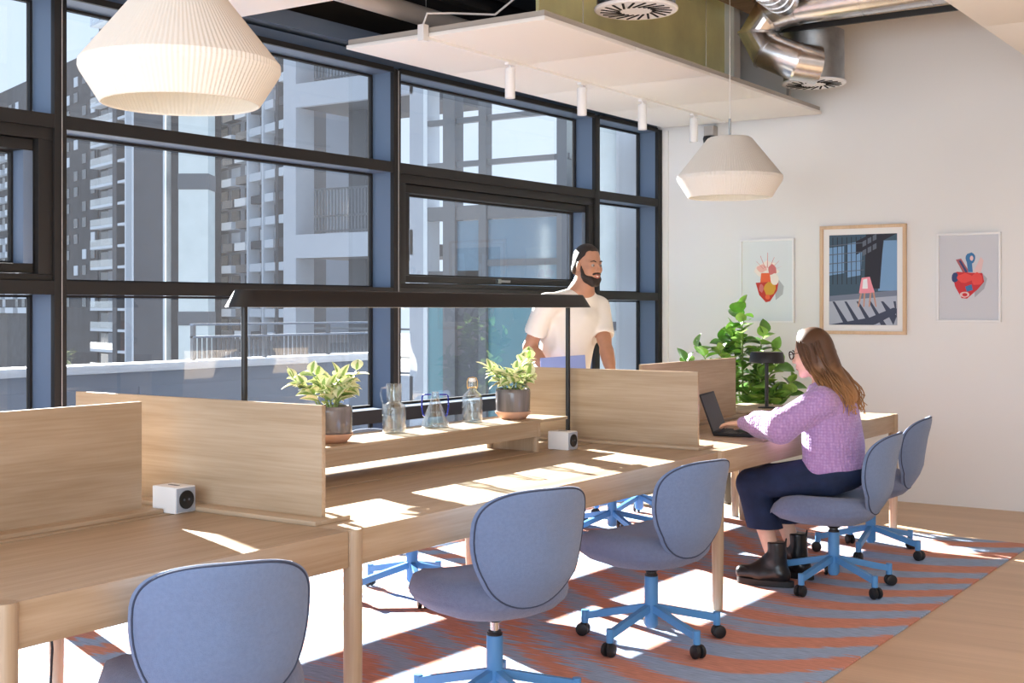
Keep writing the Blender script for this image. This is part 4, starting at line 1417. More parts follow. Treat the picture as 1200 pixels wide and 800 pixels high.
# ============================================================ SWIVEL CHAIRS
def sup(a, e):
    c = math.cos(a); s_ = math.sin(a)
    return math.copysign(abs(c) ** e, c), math.copysign(abs(s_) ** e, s_)
def seat_mesh():
    rings = [(0.0, 0.312), (0.30, 0.314), (0.62, 0.328), (0.84, 0.350), (0.95, 0.376), (0.99, 0.392), (0.982, 0.400), (1.0, 0.407), (0.99, 0.422), (0.94, 0.442), (0.82, 0.460), (0.60, 0.462), (0.30, 0.454), (0.0, 0.452)]
    n = 56
    rows = []
    for r, z in rings:
        row = []
        for k in range(n):
            a = 2 * PI * k / n
            cx, cy = sup(a, 0.78)
            hw = 0.262 - 0.022 * max(0, -cy)
            x = r * hw * cx
            y = 0.015 + r * (0.292 * cy if cy > 0 else 0.235 * cy)
            dz = -0.035 * max(0, (y - 0.12) / 0.15) ** 2 * (1 if z > 0.4 else 0.3)
            if z > 0.44 and r < 0.95:
                dz += 0.02 * (x / 0.25) ** 2
            if 0.36 < z < 0.45:
                dz += 0.0025 * math.sin(k * 2.3) * math.sin(k * 0.7)
            row.append((x, y, z + dz))
        rows.append(row)
    m = MB(); m.grid(rows, close_u=True)
    return m.mesh('seat', M['fabric_s'], True, 60)
BH, BW, BVM = 0.415, 0.224, 0.275
def back_pt(a, s_, side):
    """shell point: a angle round outline, s_ 0..1 from centre to rim, side +1 outer / -1 inner"""
    c, sn = math.cos(a), math.sin(a)
    if sn >= 0:
        e = 2 / 2.9
        x = math.copysign(abs(c) ** e, c) * BW
        v = abs(sn) ** e * (BH - BVM)
    else:
        e = 2 / 2.15
        x = math.copysign(abs(c) ** e, c) * BW
        v = -abs(sn) ** e * BVM
    x *= s_
    v = BVM + v * s_
    th = 0.019 * math.sqrt(max(0, 1 - s_ ** 5))
    z = 0.372 + v
    q = v / BH
    y = -0.248 - 0.060 * q - 0.035 * (q - 0.5) ** 2 + 1.75 * x * x - 0.028 * max(0, q - 0.72)
    y += 0.055 * max(0, 0.28 - q) / 0.28
    return (x, y - th * side, z)
def back_mesh():
    n = 60
    ss = [0.0, 0.25, 0.5, 0.7, 0.85, 0.94, 0.985, 1.0]
    rows = [[back_pt(2 * PI * k / n, s_, 1) for k in range(n)] for s_ in ss]
    rows += [[back_pt(2 * PI * k / n, s_, -1) for k in range(n)] for s_ in ss[-2::-1]]
    m = MB(); m.grid(rows, close_u=True)
    return m.mesh('backrest', M['fabric'], True, 60)
def piping_mesh():
    n = 60
    pts = [Vector(back_pt(2 * PI * k / n, 0.965, 1)) for k in range(n)]
    m = MB(); m.tube(pts + [pts[0]], 0.0030, 6, cap=False)
    return m.mesh('piping', M['piping'])
def arm_mesh():
    m = MB()
    m.obox((0.020, 0, 0.146), (0.286, 0, 0.088), 0.024, 0.030)
    return m.mesh('base_arm', M['base_blue'], False)
def socket_mesh():
    m = MB(); m.cyl((0.292, 0, 0), 0.0155, 0.056, 0.110, 16)
    return m.mesh('caster_socket', M['base_blue'])
def caster_mesh():
    m = MB()
    for sg in (-1, 1):
        m.T = Matrix.Translation((0.300, sg * 0.014, 0.028)) @ Matrix.Rotation(PI / 2, 4, 'X')
        m.lathe([(0, -0.010), (0.020, -0.010), (0.0265, -0.007), (0.028, 0), (0.0265, 0.007), (0.020, 0.010), (0, 0.010)], 18)
    m.T = None
    m.obox((0.300, 0, 0.028), (0.292, 0, 0.058), 0.010, 0.026)
    m.cyl((0.292, 0, 0), 0.007, 0.045, 0.07, 10)
    return m.mesh('caster', M['black_pl'])
SEAT, BACK, PIPE, ARM, SOCK, CAST = seat_mesh(), back_mesh(), piping_mesh(), arm_mesh(), socket_mesh(), caster_mesh()
def column_mesh():
    m = MB(); m.lathe([(0, 0.062), (0.020, 0.062), (0.0285, 0.075), (0.0285, 0.272), (0.0265, 0.276), (0, 0.276)], 24)
    return m.mesh('column', M['base_blue'])
def collar_mesh():
    m = MB(); m.lathe([(0, 0.2765), (0.027, 0.2765), (0.027, 0.284), (0.0225, 0.285), (0.0225, 0.291), (0, 0.291)], 20)
    return m.mesh('collar', M['black_pl'])
COLM, COLL = column_mesh(), collar_mesh()
def chair(loc, rz, label, base_deg, lift=0.0):
    t = thing('swivel_chair', label, 'office chair', (*loc, 0.010), math.radians(rz), 'blue swivel chairs round the desks')
    s_ = link('seat', SEAT, t, (0, 0, lift))
    m = MB(); m.lathe([(0, 0.296), (0.022, 0.294), (0.040, 0.308), (0.040, 0.316), (0, 0.316)], 20); o = m.build('seat_mount', M['black_pl'], t); o.location.z = lift
    m = MB(); m.obox((0.03, 0.0, 0.312), (0.175, 0.03, 0.306), 0.012, 0.008); m.obox((0.175, 0.03, 0.306), (0.215, 0.035, 0.31), 0.022, 0.006)
    o = m.build('height_lever', M['black_pl'], t, smooth=False); o.location.z = lift
    b = link('backrest', BACK, t, (0, 0, lift))
    link('piping', PIPE, b)
    link('column', COLM, t); link('collar', COLL, t)
    m = MB(); m.cyl((0, 0, 0), 0.0145, 0.285, 0.305 + lift, 16); m.build('gas_lift', M['chrome'], t)
    for k in range(5):
        a = math.radians(base_deg + 72 * k) - math.radians(rz)
        ar = link('base_arm', ARM, t, rz=a)
        link('caster_socket', SOCK, ar)
        link('caster', CAST, ar)
    return t
chair((-2.555, 2.325), 59, 'blue swivel chair nearest the camera at the bottom left', 20)
chair((-2.527, 3.60), 68, 'blue swivel chair at the bottom centre with its column raised', 48, 0.028)
chair((-2.545, 4.76), 77, 'blue swivel chair standing empty between the bottom centre chair and the woman', 48)
chair((-2.295, 6.21), 95, 'blue swivel chair the woman sits on', 43)
chair((-2.44, 7.19), 97, 'blue swivel chair behind the woman, nearest the picture wall', 60)
chair((-3.93, 4.90), -90, 'blue swivel chair pushed in from the window side behind the plant shelf', 30)
chair((-3.92, 6.83), -84, 'window-side swivel chair whose blue base shows beneath the middle desk', 38)
chair((-4.10, 7.50), -92, 'farthest window-side swivel chair, only its blue base showing beneath the desk', 50)

# ============================================================ PEOPLE
def V3(*a):
    return np.array(a, float)
def nrm(v):
    return v / np.linalg.norm(v)
def head_frame(F):
    F = nrm(V3(*F))
    R = nrm(np.cross(F, V3(0, 0, 1)))      # the figure's right hand side
    U = np.cross(R, F)
    return F, R, U
def head_prims(c, F, R, U, s, jaw=1.0):
    A = np.array([F, R, U])
    g = lambda f, r, u: c + s * (F * f + R * r + U * u)
    P = [('e', g(-0.012, 0, 0.034), (0.098 * s, 0.076 * s, 0.100 * s), A, 0.01),
         ('e', g(0.026, 0, -0.035), (0.070 * s, 0.062 * s, 0.086 * s), A, 0.03 * s),
         ('e', g(0.030, 0, -0.076), (0.056 * s, 0.054 * s * jaw, 0.044 * s), A, 0.02 * s),
         ('c', g(0.068, -0.012, -0.108), g(0.068, 0.012, -0.108), 0.020 * s, 0.020 * s, 0.02 * s)]
    for q in (-1, 1):
        P.append(('e', g(0.066, q * 0.036, -0.026), (0.022 * s, 0.024 * s, 0.024 * s), A, 0.02 * s))
        P.append(('c', g(0.082, q * 0.018, 0.021), g(0.070, q * 0.046, 0.019), 0.010 * s, 0.009 * s, 0.012 * s))
        P.append(('-e', g(0.099, q * 0.031, 0.001), (0.011 * s, 0.015 * s, 0.006 * s), A, 0.009 * s))
        P.append(('e', g(0.000, q * 0.079, -0.008), (0.019 * s, 0.009 * s, 0.031 * s), A, 0.006 * s))
    P += [('c', g(0.092, 0, 0.008), g(0.112, 0, -0.030), 0.008 * s, 0.0135 * s, 0.010 * s),
          ('c', g(0.098, -0.013, -0.036), g(0.098, 0.013, -0.036), 0.009 * s, 0.009 * s, 0.006 * s),
          ('c', g(0.088, -0.022, -0.064), g(0.088, 0.022, -0.064), 0.010 * s, 0.010 * s, 0.010 * s)]
    return P, g
def face_parts(t, g, F, R, U, s, smile):
    for q in (-1, 1):
        m = MB(); c = g(0.0825, q * 0.031, 0.001)
        m.lathe([(0, -0.0115 * s)] + [(0.0115 * s * math.sin(PI * k / 8), -0.0115 * s * math.cos(PI * k / 8)) for k in range(1, 8)] + [(0, 0.0115 * s)], 14, tuple(c))
        e = m.build('eye', M['eye_w'], t)
        m = MB(); c2 = g(0.0915, q * 0.031, 0.000)
        m.lathe([(0, -0.0062 * s), (0.0062 * s, 0), (0, 0.0062 * s)], 12, tuple(c2)); m.build('iris', M['eye'], e)
        m = MB()
        m.tube([tuple(g(0.096, q * 0.016, 0.024)), tuple(g(0.095, q * 0.032, 0.030)), tuple(g(0.080, q * 0.050, 0.025))], [0.003 * s, 0.004 * s, 0.002 * s], 6)
        m.build('eyebrow', M['hair_m'], t)
    lift = 0.010 if smile else 0.0
    m = MB()
    m.tube([tuple(g(0.086, -0.027, -0.062 + lift)), tuple(g(0.0985, -0.012, -0.062 + lift * 0.2)), tuple(g(0.100, 0, -0.062)), tuple(g(0.0985, 0.012, -0.062 + lift * 0.2)), tuple(g(0.086, 0.027, -0.062 + lift))], [0.003 * s, 0.0045 * s, 0.005 * s, 0.0045 * s, 0.003 * s], 8)
    m.tube([tuple(g(0.086, -0.024, -0.063 + lift * 0.6)), tuple(g(0.0975, -0.010, -0.075)), tuple(g(0.099, 0, -0.077)), tuple(g(0.0975, 0.010, -0.075)), tuple(g(0.086, 0.024, -0.063 + lift * 0.6))], [0.003 * s, 0.0045 * s, 0.0055 * s, 0.0045 * s, 0.003 * s], 8)
    m.build('lips', M['lips'], t)
    if smile:
        m = MB()
        m.tube([tuple(g(0.089, -0.020, -0.064 + lift * 0.6)), tuple(g(0.0985, 0, -0.069)), tuple(g(0.089, 0.020, -0.064 + lift * 0.6))], [0.004 * s, 0.007 * s, 0.004 * s], 8)
        m.build('teeth', M['teeth'], t)
def hand_prims(wr, fwd, palm, thumb, curl, s=1.0):
    """wr wrist, fwd towards fingers, palm normal out of the palm, thumb side"""
    fwd, palm = nrm(fwd), nrm(palm)
    side = nrm(thumb - fwd * np.dot(thumb, fwd))
    P = []
    for i in range(4):
        b = wr + s * (fwd * (0.088 - 0.004 * abs(i - 1)) + side * (0.030 - 0.0195 * i))
        P.append(('c', wr + s * (fwd * 0.012 + side * (0.016 - 0.010 * i)), b, 0.0155 * s, 0.0115 * s, 0.010))
        L = [0.070, 0.078, 0.072, 0.056][i] * s
        p, d, a = b, fwd, 0
        for j, (fr, r0, r1) in enumerate(((0.46, 0.0092, 0.0086), (0.30, 0.0086, 0.0080), (0.24, 0.0080, 0.0068))):
            a += curl * (0.7 if j == 0 else 1.0)
            d = nrm(fwd * math.cos(a) + palm * math.sin(a) + side * 0.05 * (1.5 - i))
            q = p + d * L * fr
            P.append(('c', p, q, r0 * s, r1 * s, 0.004))
            p = q
    a0 = wr + s * (fwd * 0.022 + side * 0.022)
    a1 = a0 + s * 0.046 * nrm(fwd * 0.62 + side * 0.75 + palm * 0.25)
    a2 = a1 + s * 0.034 * nrm(fwd * 0.9 + side * 0.25 + palm * 0.35)
    a3 = a2 + s * 0.026 * nrm(fwd * 0.95 + side * 0.0 + palm * 0.4)
    P += [('c', a0, a1, 0.0155 * s, 0.0115 * s, 0.012), ('c', a1, a2, 0.0112 * s, 0.0095 * s, 0.005), ('c', a2, a3, 0.0095 * s, 0.0075 * s, 0.004)]
    return P

# ---------------- the man: local x to his picture right, local y away from the camera
t = thing('person', 'bearded man in a white T-shirt leaning on the far side of the desks', 'person', (-4.262, 7.02, 0.0105), math.radians(34.3))
F, R, U = head_frame((0.62, -0.78, -0.06))
hc = V3(0.045, -0.03, 1.662)
hs = 0.985
hp, g = head_prims(hc, F, R, U, hs, 1.08)
neck = V3(0.010, 0.015, 1.525)
shR, shL = V3(-0.222, -0.10, 1.415), V3(0.128, 0.11, 1.395)
elR, wrR = V3(-0.322, -0.04, 1.145), V3(-0.215, -0.16, 1.005)
elL, wrL = V3(0.150, -0.02, 1.19), V3(0.192, -0.20, 0.935)
hip = V3(-0.125, 0.10, 0.95)
B = list(hp)
B += [('c', g(-0.030, 0, -0.075), neck, 0.056, 0.060, 0.03), ('c', g(-0.005, 0, -0.10), neck + V3(0.01, -0.03, -0.03), 0.045, 0.05, 0.03),
      ('c', neck + V3(0, 0, -0.03), shR + V3(0.05, 0.02, 0.0), 0.050, 0.055, 0.06), ('c', neck + V3(0, 0, -0.03), shL + V3(-0.04, -0.01, 0.0), 0.050, 0.055, 0.06),
      ('e', V3(-0.055, 0.035, 1.29), (0.175, 0.125, 0.17), None, 0.06), ('e', V3(-0.095, 0.07, 1.10), (0.150, 0.110, 0.16), None, 0.08), ('e', hip, (0.165, 0.12, 0.13), None, 0.06),
      ('c', shR, elR, 0.054, 0.042, 0.03), ('c', elR, wrR, 0.043, 0.028, 0.02), ('c', elR * 0.65 + wrR * 0.35, elR * 0.4 + wrR * 0.6, 0.044, 0.035, 0.02),
      ('c', shL, elL, 0.054, 0.042, 0.03), ('c', elL, wrL, 0.043, 0.028, 0.02), ('c', elL * 0.7 + wrL * 0.3, elL * 0.45 + wrL * 0.55, 0.044, 0.036, 0.02)]
for q, fx_, fy_ in ((-1, -0.24, 0.14), (1, -0.02, 0.10)):
    kn = V3((hip[0] + q * 0.095) * 0.5 + fx_ * 0.5 + 0.0, 0.07, 0.51)
    an = V3(fx_, fy_, 0.10)
    B += [('c', hip + V3(q * 0.085, 0, -0.03), kn, 0.088, 0.058, 0.03), ('c', kn, an, 0.056, 0.036, 0.02), ('c', an + V3(0, 0.03, -0.04), an + V3(0.03, -0.13, -0.055), 0.034, 0.030, 0.02)]
B += hand_prims(wrR, V3(0.85, -0.25, -0.42), V3(-0.2, 0.9, -0.5), V3(0.3, -0.5, 0.85), 0.42)
B += hand_prims(wrL, V3(0.10, -0.55, -0.80), V3(0.0, 0.55, -0.6), V3(-0.8, -0.3, 0.2), 0.10)
sdf_mesh(B, 0.0052, 'body', M['skin_m'], t, 1)
Tp = [('e', V3(-0.055, 0.035, 1.29), (0.192, 0.142, 0.185), None, 0.06), ('e', V3(-0.092, 0.07, 1.10), (0.172, 0.130, 0.18), None, 0.08), ('e', hip + V3(0, 0, 0.02), (0.182, 0.137, 0.14), None, 0.06),
      ('c', neck + V3(0, 0.005, -0.055), shR + V3(0.03, 0.0, 0.0), 0.066, 0.066, 0.05), ('c', neck + V3(0, 0.005, -0.055), shL + V3(-0.02, 0.0, 0.0), 0.066, 0.066, 0.05),
      ('c', shR, shR + (elR - shR) * 0.62, 0.070, 0.072, 0.03), ('c', shL, shL + (elL - shL) * 0.80, 0.070, 0.070, 0.03),
      ('c', V3(0.02, -0.07, 1.33), V3(-0.16, -0.05, 1.12), 0.02, 0.02, 0.05), ('c', V3(-0.16, -0.07, 1.30), V3(-0.08, -0.05, 1.02), 0.02, 0.015, 0.05),
      ('p', V3(0, 0, 0.90), V3(0, 0, -1)), ('-c', neck + V3(0.012, -0.040, -0.01), neck + V3(0.05, -0.14, 0.09), 0.056, 0.075, 0.006)]
# flat sleeve ends
for sh, el, f in ((shR, elR, 0.64), (shL, elL, 0.82)):
    d = nrm(el - sh)
    c = sh + (el - sh) * f + d * 0.055
    Tp.append(('-e', c, (0.078, 0.078, 0.055), np.array([nrm(np.cross(d, V3(0, 1, 0))), nrm(np.cross(d, np.cross(d, V3(0, 1, 0)))), d]), 0.004))
sdf_mesh(Tp, 0.0058, 'white_t_shirt', M['tee'], t, 2)
Pp = [('e', hip + V3(0, 0, -0.02), (0.174, 0.130, 0.11), None, 0.04)]
for q, fx_, fy_ in ((-1, -0.24, 0.14), (1, -0.02, 0.10)):
    kn = V3((hip[0] + q * 0.095) * 0.5 + fx_ * 0.5, 0.07, 0.51)
    an = V3(fx_, fy_, 0.10)
    Pp += [('c', hip + V3(q * 0.085, 0, -0.03), kn, 0.102, 0.075, 0.03), ('c', kn, an, 0.073, 0.062, 0.02)]
Pp.append(('p', V3(0, 0, 0.075), V3(0, 0, -1)))
sdf_mesh(Pp, 0.009, 'trousers', M['pants'], t, 1)
for fx_, fy_ in ((-0.24, 0.14), (-0.02, 0.10)):
    sdf_mesh([('c', V3(fx_, fy_ + 0.03, 0.06), V3(fx_ + 0.03, fy_ - 0.14, 0.045), 0.045, 0.042, 0.02), ('c', V3(fx_, fy_, 0.06), V3(fx_, fy_, 0.11), 0.048, 0.046, 0.02), ('p', V3(0, 0, 0.0), V3(0, 0, -1))], 0.006, 'shoe', M['boot'], t, 1)
A = np.array([F, R, U])
hair = [('e', g(-0.013, 0, 0.036), (0.103 * hs, 0.0805 * hs, 0.1035 * hs), A, 0.01), ('c', g(-0.06, -0.03, -0.03), g(-0.06, 0.03, -0.03), 0.042, 0.042, 0.03)]
for q in (-1, 1):
    hair.append(('c', g(0.016, q * 0.068, 0.03), g(0.012, q * 0.069, -0.025), 0.012, 0.010, 0.01))
for q in (-1, 1):
    hair.append(('-e', g(0.080, q * 0.056, 0.070), (0.040, 0.040, 0.040), A, 0.006))
hair += [('p', g(0.074, 0, 0.100), F * 0.72 - U * 0.69), ('p', g(-0.02, 0, -0.055), F * 0.25 - U * 0.97)]
for q in (-1, 1):
    hair.append(('-e', g(0.000, q * 0.084, -0.012), (0.022, 0.02, 0.036), A, 0.004))
sdf_mesh(hair, 0.004, 'short_hair', M['hair_m'], t, 1)
beard = [('e', g(0.031, 0, -0.082), (0.062 * hs, 0.0615 * hs, 0.047 * hs), A, 0.01), ('c', g(0.070, -0.014, -0.110), g(0.070, 0.014, -0.110), 0.027 * hs, 0.027 * hs, 0.015),
         ('c', g(0.088, -0.026, -0.056), g(0.098, 0, -0.047), 0.009, 0.009, 0.006), ('c', g(0.088, 0.026, -0.056), g(0.098, 0, -0.047), 0.009, 0.009, 0.006)]
for q in (-1, 1):
    beard.append(('c', g(0.018, q * 0.0675, -0.012), g(0.030, q * 0.062, -0.070), 0.010, 0.014, 0.012))
    beard.append(('c', g(0.030, q * 0.060, -0.070), g(0.074, q * 0.032, -0.088), 0.014, 0.018, 0.012))
beard += [('-e', g(0.098, 0, -0.066), (0.022, 0.026, 0.011), A, 0.003), ('-e', g(0.040, 0, -0.005), (0.075, 0.070, 0.052), A, 0.006)]
sdf_mesh(beard, 0.0036, 'beard', M['hair_m'], t, 1)
face_parts(t, g, F, R, U, hs, True)

# folder he holds against his side
fo = thing('laptop', 'slim blue closed laptop held in the standing man\'s right hand', 'laptop', (-4.262 + 0.826 * -0.13 + 0.5635 * 0.205, 7.02 - 0.5635 * 0.13 - 0.826 * 0.205 + 0.0, 1.0), math.radians(34.3))
m = MB(); m.T = Matrix.Rotation(math.radians(-4), 4, 'Y')
m.box(-0.125, 0.155, -0.007, 0.0, -0.10, 0.10, bev=0.003); m.build('lower_cover', M['folder'], fo)
m = MB(); m.T = Matrix.Rotation(math.radians(-4), 4, 'Y')
m.box(-0.125, 0.155, 0.0012, 0.008, -0.10, 0.10, bev=0.003); m.build('upper_cover', M['folder'], fo)

# ---------------- the woman: seated, facing -X
t = thing('person', 'seated woman with long brown hair and a lilac knitted jumper, typing', 'person', (-2.30, 6.20, 0.010))
F, R, U = head_frame((-0.985, 0.06, -0.16))
hc = V3(-0.105, 0.0, 1.163)
hs = 0.905
hp, g = head_prims(hc, F, R, U, hs, 0.92)
neck = V3(-0.045, 0, 1.005)
B = list(hp)
B += [('c', g(-0.032, 0, -0.07), neck, 0.043, 0.050, 0.025)]
for q in (-1, 1):
    sh = V3(-0.005, q * 0.155, 0.935)
    el = V3(-0.175, q * 0.235, 0.805)
    wr = V3(-0.42, q * 0.125, 0.806)
    B += [('c', neck + V3(0, 0, -0.03), sh, 0.045, 0.045, 0.04), ('c', sh, el, 0.043, 0.036, 0.02), ('c', el, wr, 0.037, 0.023, 0.02)]
    B += hand_prims(wr, V3(-0.97, -q * 0.18, -0.10), V3(-0.1, 0, -1.0), V3(-0.25, -q, -0.1), 0.22, 0.92)
    hp_, kn = V3(0.02, q * 0.09, 0.56), (V3(-0.385, -0.105, 0.500) if q < 0 else V3(-0.375, 0.10, 0.502))
    an = V3(-0.250, -0.12, 0.12) if q < 0 else V3(-0.235, 0.12, 0.12)
    B += [('c', hp_, kn, 0.080, 0.055, 0.03), ('c', kn, an, 0.052, 0.036, 0.02), ('c', an, an + V3(-0.10, 0, -0.06), 0.034, 0.03, 0.02)]
B += [('e', V3(-0.01, 0, 0.86), (0.105, 0.155, 0.14), None, 0.05), ('e', V3(0.02, 0, 0.70), (0.105, 0.135, 0.15), None, 0.06), ('e', V3(0.02, 0, 0.58), (0.110, 0.155, 0.085), None, 0.05)]
sdf_mesh(B, 0.0050, 'body', M['skin_w'], t, 1)
Sw = [('e', V3(-0.005, 0, 0.85), (0.132, 0.185, 0.16), None, 0.05), ('e', V3(0.008, 0, 0.69), (0.147, 0.185, 0.16), None, 0.08), ('e', V3(0.012, 0, 0.60), (0.150, 0.192, 0.085), None, 0.04),
      ('c', neck + V3(0.01, 0, -0.05), neck + V3(0.0, 0, -0.015), 0.075, 0.060, 0.03)]
for q in (-1, 1):
    sh = V3(-0.005, q * 0.155, 0.93)
    el = V3(-0.175, q * 0.235, 0.805)
    wr = V3(-0.42, q * 0.125, 0.806)
    Sw += [('c', neck + V3(0, 0, -0.05), sh, 0.062, 0.066, 0.05), ('c', sh, el, 0.076, 0.078, 0.03), ('c', el, el * 0.45 + wr * 0.55, 0.074, 0.062, 0.03), ('c', el * 0.45 + wr * 0.55, wr, 0.060, 0.034, 0.02)]
    for k in range(3):
        a = el + (wr - el) * (0.22 + 0.2 * k)
        Sw.append(('c', a + V3(0, q * 0.03, 0.035), a + V3(-0.02, -q * 0.03, 0.045), 0.020, 0.020, 0.03))
Sw += [('p', V3(0, 0, 0.555), V3(0, 0, -1)), ('-c', neck + V3(-0.01, 0, 0.0), g(-0.01, 0, -0.08), 0.052, 0.058, 0.006)]
sdf_mesh(Sw, 0.0055, 'knitted_jumper', M['knit'], t, 2)
m = MB()
pts = [(0.012 + 0.148 * math.cos(2 * PI * k / 40), 0.192 * math.sin(2 * PI * k / 40), 0.572) for k in range(41)]
J = [('e', V3(0.035, 0, 0.575), (0.135, 0.180, 0.095), None, 0.03)]
for q in (-1, 1):
    hp_, kn = V3(0.02, q * 0.09, 0.565), (V3(-0.385, -0.105, 0.500) if q < 0 else V3(-0.375, 0.10, 0.502))
    an = V3(-0.250, -0.12, 0.12) if q < 0 else V3(-0.235, 0.12, 0.12)
    J += [('c', hp_, kn, 0.096, 0.075, 0.03), ('c', kn, kn + (an - kn) * 0.62, 0.074, 0.088, 0.02)]
J.append(('p', V3(0, 0, 0.285), V3(0, 0, -1)))
sdf_mesh(J, 0.0058, 'cropped_jeans', M['denim'], t, 1)
for q in (-1, 1):
    an = V3(-0.250, -0.12, 0.12) if q < 0 else V3(-0.235, 0.12, 0.12)
    top = 0.222 if q < 0 else 0.232
    dirn = V3(-0.985, -0.10, 0) if q < 0 else V3(-0.97, 0.20, 0)
    heel = an + V3(0.035, 0, -0.065)
    P = [('c', V3(an[0] + 0.004, an[1], 0.27), V3(an[0] + 0.012, an[1], 0.08), 0.049, 0.048, 0.02), ('c', heel, heel + dirn * 0.10, 0.044, 0.044, 0.03), ('c', heel + dirn * 0.10, heel + dirn * 0.205, 0.047, 0.036, 0.03),
         ('c', V3(an[0] - 0.02, an[1], 0.13), heel + dirn * 0.13 + V3(0, 0, 0.02), 0.040, 0.030, 0.03),
         ('p', V3(0, 0, top), V3(0, 0, 1)), ('p', V3(0, 0, 0.024), V3(0, 0, -1))]
    bo = sdf_mesh(P, 0.0048, 'boot', M['boot'], t, 1)
    c = heel + dirn * 0.085
    m = MB(); pl = []
    for k in range(32):
        a = 2 * PI * k / 32
        cx, cy = sup(a, 0.8)
        w = 0.046 + 0.006 * cx
        pp = c + dirn * (0.148 * cx) + V3(-dirn[1], dirn[0], 0) * (w * cy)
        pl.append((pp[0], pp[1]))
    m.prism(pl, 0.001, 0.030); m.build('sole', M['sole'], bo)
    m = MB()
    for k in range(3):
        w0 = heel + dirn * (0.075 + 0.022 * k) + V3(0, 0, 0.062 - 0.010 * k)
        sd_ = V3(-dirn[1], dirn[0], 0)
        m.tube([tuple(w0 - sd_ * 0.028 - V3(0, 0, 0.012)), tuple(w0), tuple(w0 + sd_ * 0.028 - V3(0, 0, 0.012))], 0.0028, 6)
    m.build('laces', M['sole'], bo)
    m = MB(); m.tube([(an[0] + 0.050, an[1] - 0.008, top - 0.03), (an[0] + 0.058, an[1], top + 0.018), (an[0] + 0.050, an[1] + 0.008, top - 0.03)], 0.004, 6); m.build('pull_tab', M['sole'], bo)
# hair: a cap over the skull plus long wavy locks
A = np.array([F, R, U])
H = [('e', g(-0.016, 0, 0.038), (0.108 * hs, 0.088 * hs, 0.108 * hs), A, 0.01), ('e', g(-0.055, 0, -0.05), (0.070, 0.080, 0.11), A, 0.04),
     ('c', g(-0.075, 0, -0.09), V3(0.075, 0, 0.955), 0.062, 0.055, 0.05)]
H += [('p', g(0.052, 0, 0.07), F * 0.86 - U * 0.5), ('-e', g(0.070, 0, -0.05), (0.062, 0.09, 0.085), A, 0.01)]
sdf_cap = sdf_mesh(H, 0.0055, 'hair', M['hair_w'], t, 2)
rnd = random.Random(5)
m = MB()
for k in range(230):
    q = -1 if k % 2 else 1
    u = rnd.random()
    top = g(0.055 - 0.10 * u, q * 0.004, 0.142 - 0.015 * u - 0.05 * max(0, 0.25 - u))
    sidew = rnd.uniform(0.30, 1.0)
    mid = g(0.040 - 0.135 * u, q * 0.094 * sidew ** 0.4, 0.045 - 0.02 * u)
    low = g(0.010 - 0.13 * u, q * 0.088 * sidew, -0.085)
    end = V3(0.015 + 0.125 * u + rnd.uniform(-0.012, 0.014), q * (0.05 + 0.085 * sidew) * (1 - 0.35 * u), 0.885 + rnd.uniform(-0.02, 0.06) + 0.02 * (1 - u))
    pts = []
    ph = rnd.uniform(0, 6.28)
    ctrl = [top, mid, low, (low + end) / 2 + V3(0.018, q * 0.012, 0.0), end]
    for i in range(17):
        x = i / 16 * (len(ctrl) - 1)
        j = min(int(x), len(ctrl) - 2)
        f_ = x - j
        p0, p1, p2, p3 = ctrl[max(j - 1, 0)], ctrl[j], ctrl[j + 1], ctrl[min(j + 2, len(ctrl) - 1)]
        p = 0.5 * (2 * p1 + (p2 - p0) * f_ + (2 * p0 - 5 * p1 + 4 * p2 - p3) * f_ ** 2 + (3 * p1 - p0 - 3 * p2 + p3) * f_ ** 3)
        w = 0.017 * max(0, i / 16 - 0.35)
        p = p + V3(w * math.sin(i * 1.15 + ph), w * math.cos(i * 1.15 + ph), 0) * 1.2
        pts.append(tuple(p))
    m.tube(pts, [0.0046 * (1 - 0.55 * (i / 16) ** 2) for i in range(17)], 5)
m.build('hair_locks', M['hair_w'], t)
face_parts(t, g, F, R, U, hs, False)
m = MB()
for q in (-1, 1):
    c = g(0.112, q * 0.032, 0.004)
    m.tube([tuple(c + hs * (R * 0.026 * math.cos(2 * PI * k / 18) + U * 0.022 * math.sin(2 * PI * k / 18) - F * 0.004 * abs(math.cos(2 * PI * k / 18)) * 1.0)) for k in range(19)], 0.0032, 6)
    m.tube([tuple(g(0.106, q * 0.058, 0.008)), tuple(g(0.06, q * 0.079, 0.010)), tuple(g(0.0, q * 0.083, 0.008)), tuple(g(-0.012, q * 0.083, -0.004))], 0.002, 6)
m.tube([tuple(g(0.113, -0.008, 0.010)), tuple(g(0.117, 0, 0.013)), tuple(g(0.113, 0.008, 0.010))], 0.002, 6)
m.build('glasses', mat('tortoise_glasses', (0.05, 0.022, 0.012), 0.25), t)

# ============================================================ OUTSIDE
m = MB(); m.box(-7.7, -5.08, -4.0, 9.1, -0.25, -0.03)
struct(m.build('trim_4', M['deck'], smooth=False))
m = MB(); m.box(-420, 60, -160, 420, -9.2, -9.0)
struct(m.build('ground', M['ground'], smooth=False))

